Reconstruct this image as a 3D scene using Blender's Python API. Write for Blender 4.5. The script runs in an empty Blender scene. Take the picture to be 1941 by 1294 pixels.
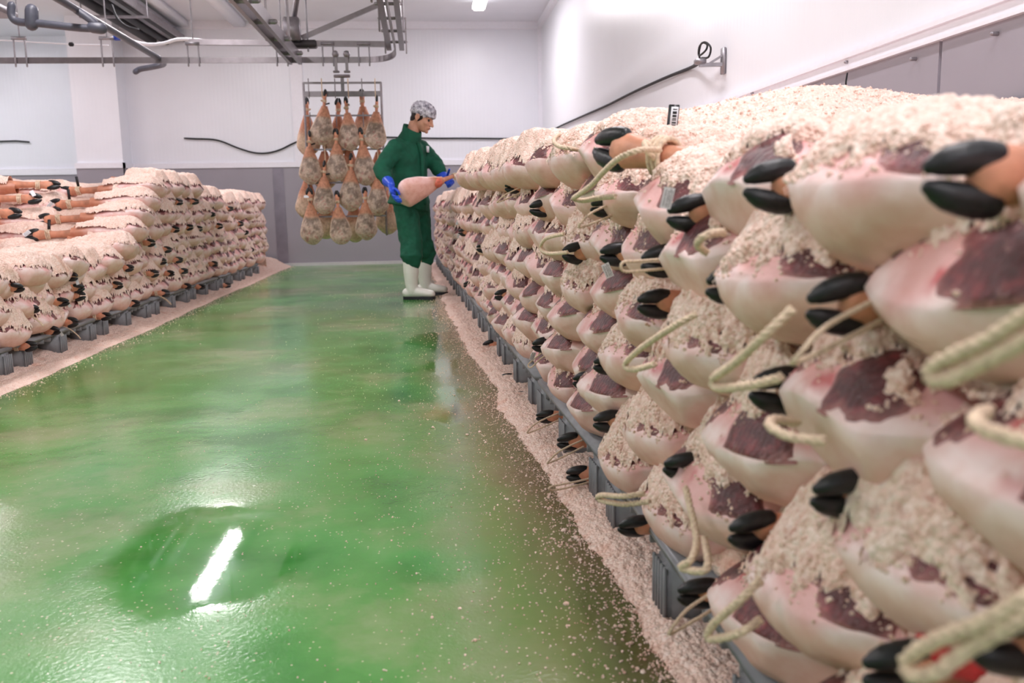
import bpy, bmesh, math, random
import numpy as np
from mathutils import Vector, Matrix, Quaternion

random.seed(7)
rng = np.random.default_rng(7)
C = bpy.context.scene.collection
SC = bpy.context.scene

# ---------------------------------------------------------------- camera
FPX, PCX, PCY, EYE = 1640.0, 970.5, 647.0, 0.81
_a = np.array([(812 - PCX) / FPX, -(397 - PCY) / FPX, -1.0]); _a /= np.linalg.norm(_a)
_s = 0.0318
_x = np.array([1, _s, -(_a[0] + _s * _a[1]) / _a[2]]); _x /= np.linalg.norm(_x)
_z = np.cross(_x, _a)
RW = np.stack([_x, _a, _z], 1)                      # world -> camera rotation
cam_data = bpy.data.cameras.new('camera')
cam = bpy.data.objects.new('camera', cam_data); C.objects.link(cam)
M = Matrix([list(map(float, r)) for r in RW.T]).to_4x4()
M.translation = (0, 0, EYE)
cam.matrix_world = M
cam_data.sensor_width = 36.0
cam_data.lens = 36.0 * FPX / 1941.0
cam_data.clip_start = 0.05
cam_data.dof.use_dof = True
cam_data.dof.focus_distance = 3.3
cam_data.dof.aperture_fstop = 4.5
SC.camera = cam


def at(px, py, **k):
    """the point of the place seen at photo pixel (px, py) on a plane x=, y= or z="""
    d = RW.T @ np.array([(px - PCX) / FPX, -(py - PCY) / FPX, -1.0])
    (ax, v), = k.items()
    i = 'xyz'.index(ax)
    o = np.array([0, 0, EYE])
    return o + d * (v - o[i]) / d[i]


# ---------------------------------------------------------------- light and exposure
SC.view_settings.view_transform = 'Standard'
SC.view_settings.look = 'None'
SC.view_settings.gamma = 1.0
SC.view_settings.exposure = 0.0
SC.view_settings.use_curve_mapping = False
world = bpy.data.worlds.new('world'); SC.world = world; world.use_nodes = True
world.node_tree.nodes['Background'].inputs[0].default_value = (0.9, 0.92, 1, 1)
world.node_tree.nodes['Background'].inputs[1].default_value = 0.0
LAMP_W = 43.0
LAMPS = [(-2.70, y) for y in (10.4, 6.6, 2.6, -1.4)] + [(0.75, y) for y in (11.1, 4.9, 1.2, -2.4)] + [(-6.6, y) for y in (12.2, 8.6, 4.6)]  # last row is unseen, added to brighten the recessed wall
CEIL = 3.54
for (lx, ly) in LAMPS:
    L = bpy.data.lights.new('tube_light', 'AREA')
    L.shape = 'RECTANGLE'; L.size = 0.16; L.size_y = 1.9
    L.energy = LAMP_W; L.color = (1.0, 0.935, 0.965)
    lo = bpy.data.objects.new('tube_light', L); C.objects.link(lo)
    lo.location = (lx, ly, CEIL - 0.13)


# ---------------------------------------------------------------- helpers
def lin(r, g, b):
    f = lambda c: (c / 12.92 if c <= 0.04045 else ((c + 0.055) / 1.055) ** 2.4)
    return (f(r / 255), f(g / 255), f(b / 255), 1.0)


def _hash(i, j, k, seed):
    n = (i * 374761393 + j * 668265263 + k * 2147483647 + seed * 974634777) & 0xFFFFFFFF
    n = ((n ^ (n >> 13)) * 1274126177) & 0xFFFFFFFF
    n = (n ^ (n >> 16)) & 0xFFFFFFFF
    return n.astype(np.float64) / 0xFFFFFFFF


def vnoise(P, seed=0):
    P = np.asarray(P, float)
    I = np.floor(P).astype(np.int64); F = P - I
    F = F * F * (3 - 2 * F)
    out = 0
    for a in (0, 1):
        wa = F[..., 0] if a else 1 - F[..., 0]
        for b in (0, 1):
            wb = F[..., 1] if b else 1 - F[..., 1]
            for c in (0, 1):
                wc = F[..., 2] if c else 1 - F[..., 2]
                out = out + wa * wb * wc * _hash(I[..., 0] + a, I[..., 1] + b, I[..., 2] + c, seed)
    return out * 2 - 1


def fbm(P, seed=0, octv=3):
    P = np.asarray(P, float); s = 0; a = 1.0; t = 0
    for o in range(octv):
        s = s + a * vnoise(P * 2 ** o, seed + o * 17); t += a; a *= 0.5
    return s / t


def gran(u, v, cell, seed):
    """lumps of coarse salt as a height in 0..1 over a plane"""
    u = np.asarray(u) / cell; v = np.asarray(v) / cell
    iu = np.floor(u).astype(np.int64); iv = np.floor(v).astype(np.int64)
    best = np.zeros(u.shape)
    z = np.zeros_like(iu)
    for a in (-1, 0, 1):
        for b in (-1, 0, 1):
            cu = iu + a; cv = iv + b
            px = cu + _hash(cu, cv, z, seed); py = cv + _hash(cu, cv, z, seed + 5)
            r = 0.45 + 0.5 * _hash(cu, cv, z, seed + 9)
            d2 = (u - px) ** 2 + (v - py) ** 2
            best = np.maximum(best, np.sqrt(np.maximum(0, r * r - d2)) * (0.6 + 0.4 * r))
    return best


def sstep(a, b, x):
    t = np.clip((x - a) / (b - a), 0, 1)
    return t * t * (3 - 2 * t)


def mesh_np(name, V, F, mats, smooth=True, midx=None, col=None):
    """V (n,3), F list of arrays (m,3) and/or (m,4)"""
    V = np.asarray(V, np.float32)
    if not isinstance(F, (list, tuple)):
        F = [F]
    F = [np.asarray(f, np.int32) for f in F if len(f)]
    me = bpy.data.meshes.new(name)
    me.vertices.add(len(V)); me.vertices.foreach_set('co', V.ravel())
    nl = sum(f.size for f in F); npoly = sum(len(f) for f in F)
    me.loops.add(nl); me.polygons.add(npoly)
    me.loops.foreach_set('vertex_index', np.concatenate([f.ravel() for f in F]))
    tot = np.concatenate([np.full(len(f), f.shape[1], np.int32) for f in F])
    st = np.concatenate([[0], np.cumsum(tot)[:-1]]).astype(np.int32)
    me.polygons.foreach_set('loop_start', st)
    me.polygons.foreach_set('use_smooth', np.full(npoly, smooth) if np.isscalar(smooth) or isinstance(smooth, bool) else np.asarray(smooth, bool))
    if midx is not None:
        me.polygons.foreach_set('material_index', np.asarray(midx, np.int32))
    for m in (mats if isinstance(mats, (list, tuple)) else [mats]):
        me.materials.append(m)
    if col is not None:
        ca = me.color_attributes.new('col', 'FLOAT_COLOR', 'POINT')
        c4 = np.ones((len(V), 4), np.float32); c4[:, :3] = np.asarray(col)[:, :3]
        ca.data.foreach_set('color', c4.ravel())
    me.update(calc_edges=True)
    me.validate()
    return me


def grid_faces(nu, nv, off=0, keep=None):
    i = np.arange(nu - 1)[:, None] * nv + np.arange(nv - 1)[None, :]
    q = np.stack([i, i + nv, i + nv + 1, i + 1], -1).reshape(-1, 4) + off
    return q if keep is None else q[keep.ravel()]


_bm = bmesh.new(); bmesh.ops.create_icosphere(_bm, subdivisions=1, radius=1.0)
ICO_V = np.array([v.co[:] for v in _bm.verts]); _bm.verts.index_update()
ICO_F = np.array([[v.index for v in f.verts] for f in _bm.faces]); _bm.free()


def grains(P, r, seed=0):
    """small rough crystals at points P with radii r"""
    g = np.random.default_rng(seed)
    n = len(P)
    V = ICO_V[None] * r[:, None, None] * g.uniform(0.65, 1.25, (n, 12, 1)) * g.uniform(0.7, 1.2, (n, 1, 3)) + P[:, None, :]
    F = ICO_F[None] + (np.arange(n) * 12)[:, None, None]
    return V.reshape(-1, 3), F.reshape(-1, 3)


class MB:
    """collects shapes and links them as ONE mesh object"""

    def __init__(s):
        s.v = []; s.f = []; s.n = 0

    def add(s, V, F):
        s.v.append(np.asarray(V, float))
        for f in F:
            s.f.append(tuple(int(i) + s.n for i in f))
        s.n += len(V); return s

    def box(s, c, size, rot=None, bev=0.0):
        h = np.array(size) / 2
        if bev <= 0:
            V = np.array([[x, y, z] for x in (-1, 1) for y in (-1, 1) for z in (-1, 1)]) * h
            F = [(0, 1, 3, 2), (4, 6, 7, 5), (0, 4, 5, 1), (2, 3, 7, 6), (0, 2, 6, 4), (1, 5, 7, 3)]
        else:
            bm = bmesh.new(); bmesh.ops.create_cube(bm, size=1.0)
            for v in bm.verts:
                v.co = Vector([v.co[i] * size[i] for i in range(3)])
            bmesh.ops.bevel(bm, geom=bm.edges[:], offset=bev, segments=2, affect='EDGES')
            bm.verts.index_update()
            V = np.array([v.co[:] for v in bm.verts]); F = [[v.index for v in f.verts] for f in bm.faces]; bm.free()
        if rot is not None:
            V = V @ np.array(rot.to_3x3()).T
        return s.add(V + np.array(c), F)

    def bar(s, a, b, w, h, up=(0, 0, 1)):
        """box beam from a to b, width w (sideways), height h (along up)"""
        a = Vector(a); b = Vector(b); d = (b - a); L = d.length; d.normalize()
        u = Vector(up); sd = d.cross(u)
        if sd.length < 1e-4:
            sd = d.cross(Vector((1, 0, 0)))
        sd.normalize(); u = sd.cross(d)
        m = Matrix((d, sd, u)).transposed()
        return s.box((a + b) / 2, (L, w, h), m)

    def tube(s, P, R, n=12, cap=True, flat=None, up=(0, 0, 1)):
        """round tube through points P with radii R (scalar, list, or pairs (side, up))"""
        P = [Vector(p) for p in P]
        m = len(P)
        if np.isscalar(R):
            R = [R] * m
        R = [(r, r) if np.isscalar(r) else tuple(r) for r in R]
        T = []
        for i in range(m):
            d = P[min(i + 1, m - 1)] - P[max(i - 1, 0)]
            T.append(d.normalized() if d.length > 1e-9 else Vector((0, 0, 1)))
        u = Vector(up) - T[0] * Vector(up).dot(T[0])
        if u.length < 1e-3:
            u = Vector((1, 0, 0)) - T[0] * T[0].x
            if u.length < 1e-3:
                u = Vector((0, 1, 0))
        u.normalize()
        rings = []
        for i in range(m):
            if i:
                q = T[i - 1].rotation_difference(T[i]); u = q @ u
                u = (u - T[i] * u.dot(T[i])).normalized()
            sd = T[i].cross(u)
            rings.append((P[i], sd, u, R[i], T[i]))
        full = []
        if cap:
            p, sd, u0, r, t = rings[0]; k = min(r)
            for a in (80, 55, 28):
                c, sn = math.cos(math.radians(a)), math.sin(math.radians(a))
                full.append((p - t * k * sn, sd, u0, (r[0] * c, r[1] * c)))
        full += [x[:4] for x in rings]
        if cap:
            p, sd, u0, r, t = rings[-1]; k = min(r)
            for a in (28, 55, 80):
                c, sn = math.cos(math.radians(a)), math.sin(math.radians(a))
                full.append((p + t * k * sn, sd, u0, (r[0] * c, r[1] * c)))
        V = []; F = []
        for (p, sd, u0, r) in full:
            for k in range(n):
                a = 2 * math.pi * k / n
                V.append(p + sd * (r[0] * math.cos(a)) + u0 * (r[1] * math.sin(a)))
        M_ = len(full)
        for i in range(M_ - 1):
            for k in range(n):
                F.append((i * n + k, i * n + (k + 1) % n, (i + 1) * n + (k + 1) % n, (i + 1) * n + k))
        F.append(tuple(range(n - 1, -1, -1))); F.append(tuple(range((M_ - 1) * n, M_ * n)))
        return s.add(np.array([v[:] for v in V]), F)

    def ball(s, c, r, rot=None, seg=16):
        bm = bmesh.new(); bmesh.ops.create_uvsphere(bm, u_segments=seg, v_segments=max(6, seg * 2 // 3), radius=1.0)
        bm.verts.index_update()
        V = np.array([v.co[:] for v in bm.verts]) * (np.array(r) if not np.isscalar(r) else r)
        F = [[v.index for v in f.verts] for f in bm.faces]; bm.free()
        if rot is not None:
            V = V @ np.array(rot.to_3x3()).T
        return s.add(V + np.array(c), F)

    def mesh(s, name, mat, smooth=True):
        me = bpy.data.meshes.new(name)
        me.from_pydata(np.concatenate(s.v).tolist(), [], s.f)
        for m in (mat if isinstance(mat, list) else [mat]):
            me.materials.append(m)
        me.polygons.foreach_set('use_smooth', np.full(len(me.polygons), smooth))
        me.update()
        return me

    def build(s, name, mat, parent=None, smooth=True):
        return put(name, s.mesh(name, mat, smooth), parent)


def put(name, me, parent=None, loc=None, rot=None):
    o = bpy.data.objects.new(name, me); C.objects.link(o)
    if parent is not None:
        o.parent = parent
    if loc is not None:
        o.location = loc
    if rot is not None:
        o.rotation_euler = rot
    return o


def tag(o, label=None, cat=None, group=None, kind=None):
    if label: o['label'] = label
    if cat: o['category'] = cat
    if group: o['group'] = group
    if kind: o['kind'] = kind
    return o


def thing(name, loc, label, cat, group=None):
    o = bpy.data.objects.new(name, None); C.objects.link(o)
    o.location = loc; o.empty_display_size = 0.05
    return tag(o, label, cat, group)


def smooth_path(P, k=8, closed=False):
    """Catmull-Rom through P"""
    P = [np.array(p, float) for p in P]; n = len(P); out = []
    rngi = range(n if closed else n - 1)
    for i in rngi:
        g = (lambda j: P[j % n]) if closed else (lambda j: P[max(0, min(n - 1, j))])
        a, b, c, d = g(i - 1), g(i), g(i + 1), g(i + 2)
        for t in np.linspace(0, 1, k, endpoint=False):
            out.append(0.5 * ((2 * b) + (c - a) * t + (2 * a - 5 * b + 4 * c - d) * t ** 2 + (-a + 3 * b - 3 * c + d) * t ** 3))
    if not closed:
        out.append(P[-1])
    return out


# ---------------------------------------------------------------- materials
class NT:
    def __init__(s, name):
        s.m = bpy.data.materials.new(name); s.m.use_nodes = True
        s.t = s.m.node_tree; s.b = s.t.nodes['Principled BSDF']

    def n(s, typ, **k):
        nd = s.t.nodes.new(typ)
        for a, v in k.items():
            setattr(nd, a, v)
        return nd

    def l(s, a, b):
        s.t.links.new(a, b)

    def noise(s, vec, scale, detail=3, rough=0.55):
        nd = s.n('ShaderNodeTexNoise'); nd.inputs['Scale'].default_value = scale
        nd.inputs['Detail'].default_value = detail; nd.inputs['Roughness'].default_value = rough
        if vec is not None: s.l(vec, nd.inputs['Vector'])
        return nd.outputs['Fac']

    def ramp(s, fac, stops, interp='LINEAR'):
        nd = s.n('ShaderNodeValToRGB'); r = nd.color_ramp; r.interpolation = interp
        while len(r.elements) < len(stops): r.elements.new(0.5)
        for e, (p, c) in zip(r.elements, stops):
            e.position = p; e.color = c if len(c) == 4 else (*c, 1)
        s.l(fac, nd.inputs['Fac'])
        return nd.outputs['Color']

    def mix(s, fac, a, b, mode='MIX'):
        nd = s.n('ShaderNodeMix', data_type='RGBA', blend_type=mode)
        for v, i in ((fac, 0), (a, 6), (b, 7)):
            if hasattr(v, 'is_linked') or hasattr(v, 'links'): s.l(v, nd.inputs[i])
            else: nd.inputs[i].default_value = v
        return nd.outputs[2]

    def math(s, op, a, b=None, c=None, clamp=False):
        nd = s.n('ShaderNodeMath', operation=op); nd.use_clamp = clamp
        for i, v in enumerate((a, b, c)):
            if v is None: continue
            if hasattr(v, 'links'): s.l(v, nd.inputs[i])
            else: nd.inputs[i].default_value = v
        return nd.outputs[0]

    def bump(s, h, strength=0.3, dist=0.01):
        nd = s.n('ShaderNodeBump'); nd.inputs['Strength'].default_value = strength; nd.inputs['Distance'].default_value = dist
        s.l(h, nd.inputs['Height']); s.l(nd.outputs[0], s.b.inputs['Normal'])

    def coord(s, kind='Object'):
        return s.n('ShaderNodeTexCoord').outputs[kind]

    def pos(s):
        return s.n('ShaderNodeNewGeometry').outputs['Position']

    def set(s, **k):
        for a, v in k.items():
            i = s.b.inputs[a.replace('_', ' ')]
            if hasattr(v, 'links'): s.l(v, i)
            else: i.default_value = v
        return s.m


def plain(name, col, rough=0.5, metal=0.0, var=0.08, scale=30, bump=0.0, spec=0.5):
    t = NT(name); c = t.coord()
    f = t.noise(c, scale)
    hi = tuple(min(1, x * (1 + var)) for x in col[:3]) + (1,)
    lo = tuple(x * (1 - var) for x in col[:3]) + (1,)
    t.set(Base_Color=t.ramp(f, [(0.3, lo), (0.7, hi)]), Roughness=rough, Metallic=metal)
    t.b.inputs['Specular IOR Level'].default_value = spec
    if bump: t.bump(t.noise(c, scale * 3), bump, 0.004)
    return t.m


def salt_material():
    t = NT('coarse_salt'); p = t.pos()
    big = t.noise(p, 9, 2); fine = t.noise(p, 140, 2)
    c1 = t.ramp(big, [(0.3, lin(250, 224, 213)), (0.55, lin(255, 236, 227)), (0.75, lin(244, 206, 190))])
    c2 = t.ramp(fine, [(0.3, lin(236, 212, 202)), (0.55, lin(255, 252, 248))])
    col = t.mix(0.5, c1, c2, 'MULTIPLY')
    vor = t.n('ShaderNodeTexVoronoi'); vor.inputs['Scale'].default_value = 135
    t.l(p, vor.inputs['Vector'])
    sc = t.n('ShaderNodeSeparateColor'); t.l(vor.outputs['Color'], sc.inputs[0])
    col = t.mix(0.6, col, t.ramp(sc.outputs[0], [(0.0, lin(224, 196, 184)), (0.45, lin(250, 238, 230)), (1.0, (1, 1, 1, 1))]), 'MULTIPLY')
    t.bump(t.math('MULTIPLY', vor.outputs['Distance'], -1.0), 0.6, 0.006)
    t.set(Base_Color=col, Roughness=0.42)
    t.b.inputs['Subsurface Weight'].default_value = 0.0
    return t.m


def ham_material():
    t = NT('ham_flesh'); a = t.n('ShaderNodeAttribute'); a.attribute_name = 'col'
    c = t.coord(); n1 = t.noise(c, 22, 4); n2 = t.noise(c, 90, 3)
    v = t.ramp(n1, [(0.32, lin(240, 218, 210)), (0.6, (1, 1, 1, 1))])
    col = t.mix(0.75, a.outputs['Color'], v, 'MULTIPLY')
    t.bump(t.math('ADD', n1, t.math('MULTIPLY', n2, 0.4)), 0.25, 0.006)
    t.set(Base_Color=col, Roughness=0.42)
    return t.m


def muscle_material():
    t = NT('raw_muscle'); c = t.coord()
    w = t.n('ShaderNodeTexWave'); w.inputs['Scale'].default_value = 30; w.inputs['Distortion'].default_value = 9; w.inputs['Detail'].default_value = 3
    w.bands_direction = 'Y'
    t.l(c, w.inputs['Vector'])
    n1 = t.noise(c, 34, 6, 0.7); a = t.n('ShaderNodeAttribute'); a.attribute_name = 'col'
    base = t.ramp(n1, [(0.3, lin(62, 34, 36)), (0.48, lin(92, 44, 49)), (0.6, lin(122, 56, 62)), (0.74, lin(172, 76, 80))])
    mar = t.ramp(w.outputs['Fac'], [(0.72, (0, 0, 0, 1)), (0.95, (1, 1, 1, 1))])
    m2 = t.mix(t.math('MULTIPLY', mar, 0.05), base, lin(190, 140, 138))
    fatn = t.ramp(t.noise(c, 55, 4, 0.7), [(0.60, (0, 0, 0, 1)), (0.70, (1, 1, 1, 1))])
    m2 = t.mix(t.math('MULTIPLY', fatn, 0.35), m2, lin(205, 158, 154))
    m3 = t.mix(t.math('MULTIPLY', a.outputs['Fac'], t.math('MULTIPLY_ADD', n1, 1.6, -0.25, clamp=True)), m2, lin(214, 146, 142))
    t.bump(t.math('ADD', n1, t.math('MULTIPLY', w.outputs['Fac'], 0.10)), 0.8, 0.007)
    t.set(Base_Color=m3, Roughness=0.3)
    return t.m


def wall_material(name, col, ribs=True, axis='X'):
    t = NT(name); p = t.pos()
    sep = t.n('ShaderNodeSeparateXYZ'); t.l(p, sep.inputs[0])
    x = sep.outputs[axis]
    n = t.noise(p, 1.2, 3)
    lo = tuple(v * 0.955 for v in col[:3]) + (1,)
    base = t.ramp(n, [(0.3, lo), (0.65, col)])
    if ribs:
        fr = t.math('FRACT', t.math('MULTIPLY', x, 18.0))
        tri = t.math('ABSOLUTE', t.math('SUBTRACT', fr, 0.5))
        rib = t.math('SMOOTH_MIN', tri, 0.25, 0.2)
        fs = t.math('FRACT', t.math('MULTIPLY', x, 1 / 1.15))
        seam = t.math('LESS_THAN', fs, 0.006)
        t.bump(t.math('SUBTRACT', rib, t.math('MULTIPLY', seam, 0.8)), 0.35, 0.006)
    t.set(Base_Color=base, Roughness=0.33)
    return t.m


def floor_material():
    t = NT('green_resin'); p = t.pos()
    big = t.noise(p, 0.55, 4, 0.6); mid = t.noise(p, 2.3, 5, 0.6); fine = t.noise(p, 95, 3); vf = t.noise(p, 220, 2)
    green = t.ramp(mid, [(0.3, lin(46, 118, 46)), (0.5, lin(76, 148, 70)), (0.72, lin(108, 162, 96))])
    olive = t.ramp(big, [(0.44, (0, 0, 0, 1)), (0.66, (1, 1, 1, 1))])
    c = t.mix(t.math('MULTIPLY', olive, 0.6), green, lin(126, 132, 74))
    # dried brine film in pale blotches
    blot = t.ramp(t.noise(p, 1.1, 6, 0.68), [(0.50, (0, 0, 0, 1)), (0.70, (1, 1, 1, 1))])
    c = t.mix(t.math('MULTIPLY', blot, 0.50), c, lin(176, 172, 146))
    # salt and meat grime that has washed out along the stacks
    sep = t.n('ShaderNodeSeparateXYZ'); t.l(p, sep.inputs[0])
    edge = t.math('ADD', sep.outputs['X'], t.math('MULTIPLY', t.math('SUBTRACT', mid, 0.5), 0.7))
    eright = t.ramp(t.math('MULTIPLY_ADD', sep.outputs['Y'], 0.035, edge), [(0.0, (0, 0, 0, 1)), (0.42, (1, 1, 1, 1))])
    c = t.mix(t.math('MULTIPLY', eright, 0.85), c, lin(108, 88, 60))
    # loose grains
    vor = t.n('ShaderNodeTexVoronoi'); vor.inputs['Scale'].default_value = 70; t.l(p, vor.inputs['Vector'])
    dots = t.math('LESS_THAN', vor.outputs['Distance'], t.math('MULTIPLY', t.noise(p, 1.7, 3), 0.30))
    sel = t.math('GREATER_THAN', t.n('ShaderNodeSeparateColor').outputs[0], 2)
    sc = t.n('ShaderNodeSeparateColor'); t.l(vor.outputs['Color'], sc.inputs[0])
    dots = t.math('MULTIPLY', dots, t.math('GREATER_THAN', sc.outputs[0], 0.62))
    c = t.mix(t.math('MULTIPLY', dots, 0.75), c, lin(214, 206, 178))
    # wetness: standing water is mirror smooth, damp resin is rough with fine grit
    wet = t.ramp(t.noise(p, 0.9, 4, 0.55), [(0.38, (0, 0, 0, 1)), (0.60, (0.62, 0.62, 0.62, 1))])
    pud = t.n('ShaderNodeVectorMath', operation='DISTANCE')
    off = t.n('ShaderNodeVectorMath', operation='MULTIPLY_ADD'); off.inputs[1].default_value = (1, 1, 0)
    off.inputs[2].default_value = (0.54, -2.08, 0)
    t.l(p, off.inputs[0]); scl = t.n('ShaderNodeVectorMath', operation='MULTIPLY'); scl.inputs[1].default_value = (2.0, 1.15, 0)
    t.l(off.outputs[0], scl.inputs[0]); ln = t.n('ShaderNodeVectorMath', operation='LENGTH'); t.l(scl.outputs[0], ln.inputs[0])
    pm = t.ramp(t.math('ADD', ln.outputs['Value'], t.math('MULTIPLY', t.math('SUBTRACT', mid, 0.5), 0.6)), [(0.36, (1, 1, 1, 1)), (0.56, (0, 0, 0, 1))])
    pud2 = t.ramp(t.math('ADD', t.noise(p, 0.7, 3, 0.5), t.math('MULTIPLY_ADD', t.math('ABSOLUTE', t.math('SUBTRACT', sep.outputs['X'], 0.05)), -0.5, 0.12)), [(0.56, (0, 0, 0, 1)), (0.60, (0.92,) * 3)])
    pud2 = t.math('MULTIPLY', pud2, t.math('MULTIPLY_ADD', sep.outputs['Y'], 3.0, -8.4, clamp=True))
    wet = t.math('MAXIMUM', t.math('MAXIMUM', wet, pm), pud2)
    t.set(Roughness=t.ramp(wet, [(0.0, (0.25,) * 3), (0.62, (0.13,) * 3), (1.0, (0.03,) * 3)]))
    h = t.math('ADD', t.math('MULTIPLY', fine, t.math('SUBTRACT', 1.0, t.math('MULTIPLY', wet, 0.97))), t.math('MULTIPLY', mid, 0.35))
    t.bump(h, 0.22, 0.005)
    t.set(Base_Color=c)
    t.b.inputs['Specular IOR Level'].default_value = 0.85
    return t.m


def hairnet_material():
    t = NT('hairnet_gauze'); c = t.coord()
    n = t.noise(c, 34, 4, 0.65)
    t.set(Base_Color=t.ramp(n, [(0.36, lin(96, 92, 104)), (0.5, lin(178, 175, 188)), (0.66, lin(232, 230, 238))]), Roughness=0.6)
    t.bump(n, 0.6, 0.01)
    return t.m


def hang_material():
    t = NT('cured_ham_face'); a = t.n('ShaderNodeAttribute'); a.attribute_name = 'col'
    p = t.pos(); n1 = t.noise(p, 38, 5, 0.7); n2 = t.noise(p, 90, 3)
    v = t.ramp(n1, [(0.34, lin(186, 168, 158)), (0.58, (1, 1, 1, 1))])
    t.set(Base_Color=t.mix(0.7, a.outputs['Color'], v, 'MULTIPLY'), Roughness=0.55)
    t.bump(t.math('ADD', n1, t.math('MULTIPLY', n2, 0.4)), 0.5, 0.01)
    return t.m


M_SALT = salt_material(); M_HAM = ham_material(); M_MUS = muscle_material(); M_HANG = hang_material()
M_CLAW = plain('black_claw', lin(26, 26, 30), 0.32, var=0.35, scale=60, bump=0.2)
M_SHANK = plain('shank_rind', lin(205, 140, 112), 0.45, var=0.28, scale=16, bump=0.25)
M_ROPE = plain('hemp_rope', lin(242, 210, 184), 0.8, var=0.25, scale=150, bump=0.6)
M_TAGW = plain('white_tag', lin(236, 236, 242), 0.4, var=0.02)
M_TAGK = plain('black_tag', lin(22, 22, 28), 0.35, var=0.1)
M_INK = plain('ink', lin(30, 30, 36), 0.6, var=0.02)
M_PAL = plain('grey_pallet_plastic', lin(136, 138, 143), 0.5, var=0.14, scale=20, bump=0.15)
M_WALLB = wall_material('white_panel_back', lin(238, 240, 249), True, 'X')
M_WALLR = wall_material('white_panel_side', lin(240, 242, 249), True, 'Y')
M_WAIN = wall_material('grey_sheet', lin(158, 153, 163), False)
M_TRIM = plain('white_trim', lin(240, 239, 248), 0.35, var=0.02)
M_CEIL = plain('ceiling_panel', lin(230, 231, 240), 0.5, var=0.02, scale=2)
M_STEEL = plain('stainless_steel', lin(142, 135, 139), 0.3, 0.8, var=0.1, scale=14)
M_ZINC = plain('galvanised_steel', lin(150, 146, 152), 0.4, 0.6, var=0.15, scale=20)
M_PIPE = plain('dark_grey_pipe', lin(74, 76, 88), 0.4, var=0.1)
M_CABLE = plain('black_cable', lin(24, 24, 30), 0.6, var=0.1)
M_COND = plain('white_conduit', lin(232, 232, 240), 0.4, var=0.02)
M_FLOOR = floor_material()
M_GREEN = plain('green_cotton', lin(10, 84, 62), 0.85, var=0.22, scale=12, bump=0.35)
M_BOOT = plain('white_rubber', lin(226, 226, 218), 0.35, var=0.05, scale=10)
M_SOLE = plain('black_rubber', lin(26, 28, 36), 0.5, var=0.1)
M_GLOVE = plain('blue_nitrile', lin(42, 84, 214), 0.32, var=0.12, scale=40)
M_NET = hairnet_material()
M_SKIN = plain('skin', lin(206, 152, 128), 0.5, var=0.08, scale=30)
M_HAIR = plain('dark_hair', lin(40, 30, 30), 0.7, var=0.2, scale=120)
M_EYE = plain('dark_eye', lin(36, 26, 24), 0.25, var=0.1)
M_LIP = plain('lip', lin(176, 106, 98), 0.5, var=0.05)
tl = NT('lamp_diffuser'); tl.b.inputs['Emission Color'].default_value = (1, 0.98, 0.97, 1); tl.b.inputs['Emission Strength'].default_value = 6.0
M_LAMP = tl.m

# ---------------------------------------------------------------- the room
XR, YB, YF, XL = 1.76, 13.40, -4.0, -8.0
TRIM_B, TRIM_R = 1.47, 1.345


def slab(name, lo, hi, mat, parent=None):
    lo = np.array(lo); hi = np.array(hi)
    o = MB().box((lo + hi) / 2, hi - lo).build(name, mat, parent, smooth=False)
    if parent is None:
        o['kind'] = 'structure'
    return o


slab('floor', (XL, YF, -0.1), (XR, 15, 0), M_FLOOR)
slab('ceiling', (XL, YF, CEIL), (XR, 15, CEIL + 0.1), M_CEIL)
wb = slab('wall_back', (-4.4, YB, 0), (XR, YB + 0.1, CEIL), M_WALLB)
slab('wall_recess', (XL, 14.45, 0), (-4.4, 14.55, CEIL), M_WALLB)
wr = slab('wall_side', (XR, YF, 0), (XR + 0.1, 15, CEIL), M_WALLR)
slab('wall_far_side', (XL - 0.1, YF, 0), (XL, 15, CEIL), M_WALLR)
slab('wall_front', (XL, YF - 0.1, 0), (XR, YF, CEIL), M_WALLB)
PY = 13.02
pil = slab('wall_pillar', (-4.93, PY, 0), (-4.30, 14.5, CEIL), M_WALLB)
# grey protective sheets and white rails
SHEETS = [(-4.3, -2.21), (-2.21, 0.29), (0.29, XR)]
for i, (a, b) in enumerate(SHEETS):
    slab('sheet', (a + 0.0005, YB - 0.012, 0.0), (b - 0.0005, YB + 0.001, TRIM_B), M_WAIN, wb)
slab('joint_strip', (-2.29, YB - 0.02, 0.04), (-2.13, YB - 0.011, TRIM_B - 0.01), plain('joint_metal', lin(140, 135, 148), 0.35, 0.3, var=0.12, scale=5), wb)
for a, b in ((-4.0, 0.35), (0.36, 2.9), (2.91, 5.6), (5.61, 8.4), (8.41, 11.2), (11.21, YB)):
    slab('sheet', (XR - 0.012, a, 0), (XR + 0.001, b - 0.008, TRIM_R), M_WAIN, wr)
slab('sheet', (-4.942, PY - 0.012, 0), (-4.288, PY + 0.001, TRIM_B), M_WAIN, pil)
slab('sheet', (-4.301, PY - 0.012, 0), (-4.288, YB, TRIM_B), M_WAIN, pil)
slab('trim_1', (-4.28, YB - 0.03, TRIM_B), (XR, YB, TRIM_B + 0.075), M_TRIM)
slab('trim_2', (-4.955, PY - 0.03, TRIM_B), (-4.27, PY, TRIM_B + 0.075), M_TRIM)
slab('trim_3', (-4.30, PY - 0.03, TRIM_B), (-4.27, YB, TRIM_B + 0.075), M_TRIM)
slab('trim_4', (XL, 14.41, TRIM_B - 0.02), (-4.93, 14.45, TRIM_B + 0.075), M_TRIM)
slab('trim_5', (XL, 14.43, 0), (-4.93, 14.449, TRIM_B - 0.02), M_WAIN)
t6 = slab('trim_6', (XR - 0.022, YF, TRIM_R), (XR, YB, TRIM_R + 0.085), M_TRIM)
slab('lip', (XR - 0.034, YF, TRIM_R + 0.05), (XR - 0.02, YB, TRIM_R + 0.068), M_TRIM, t6)
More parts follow.
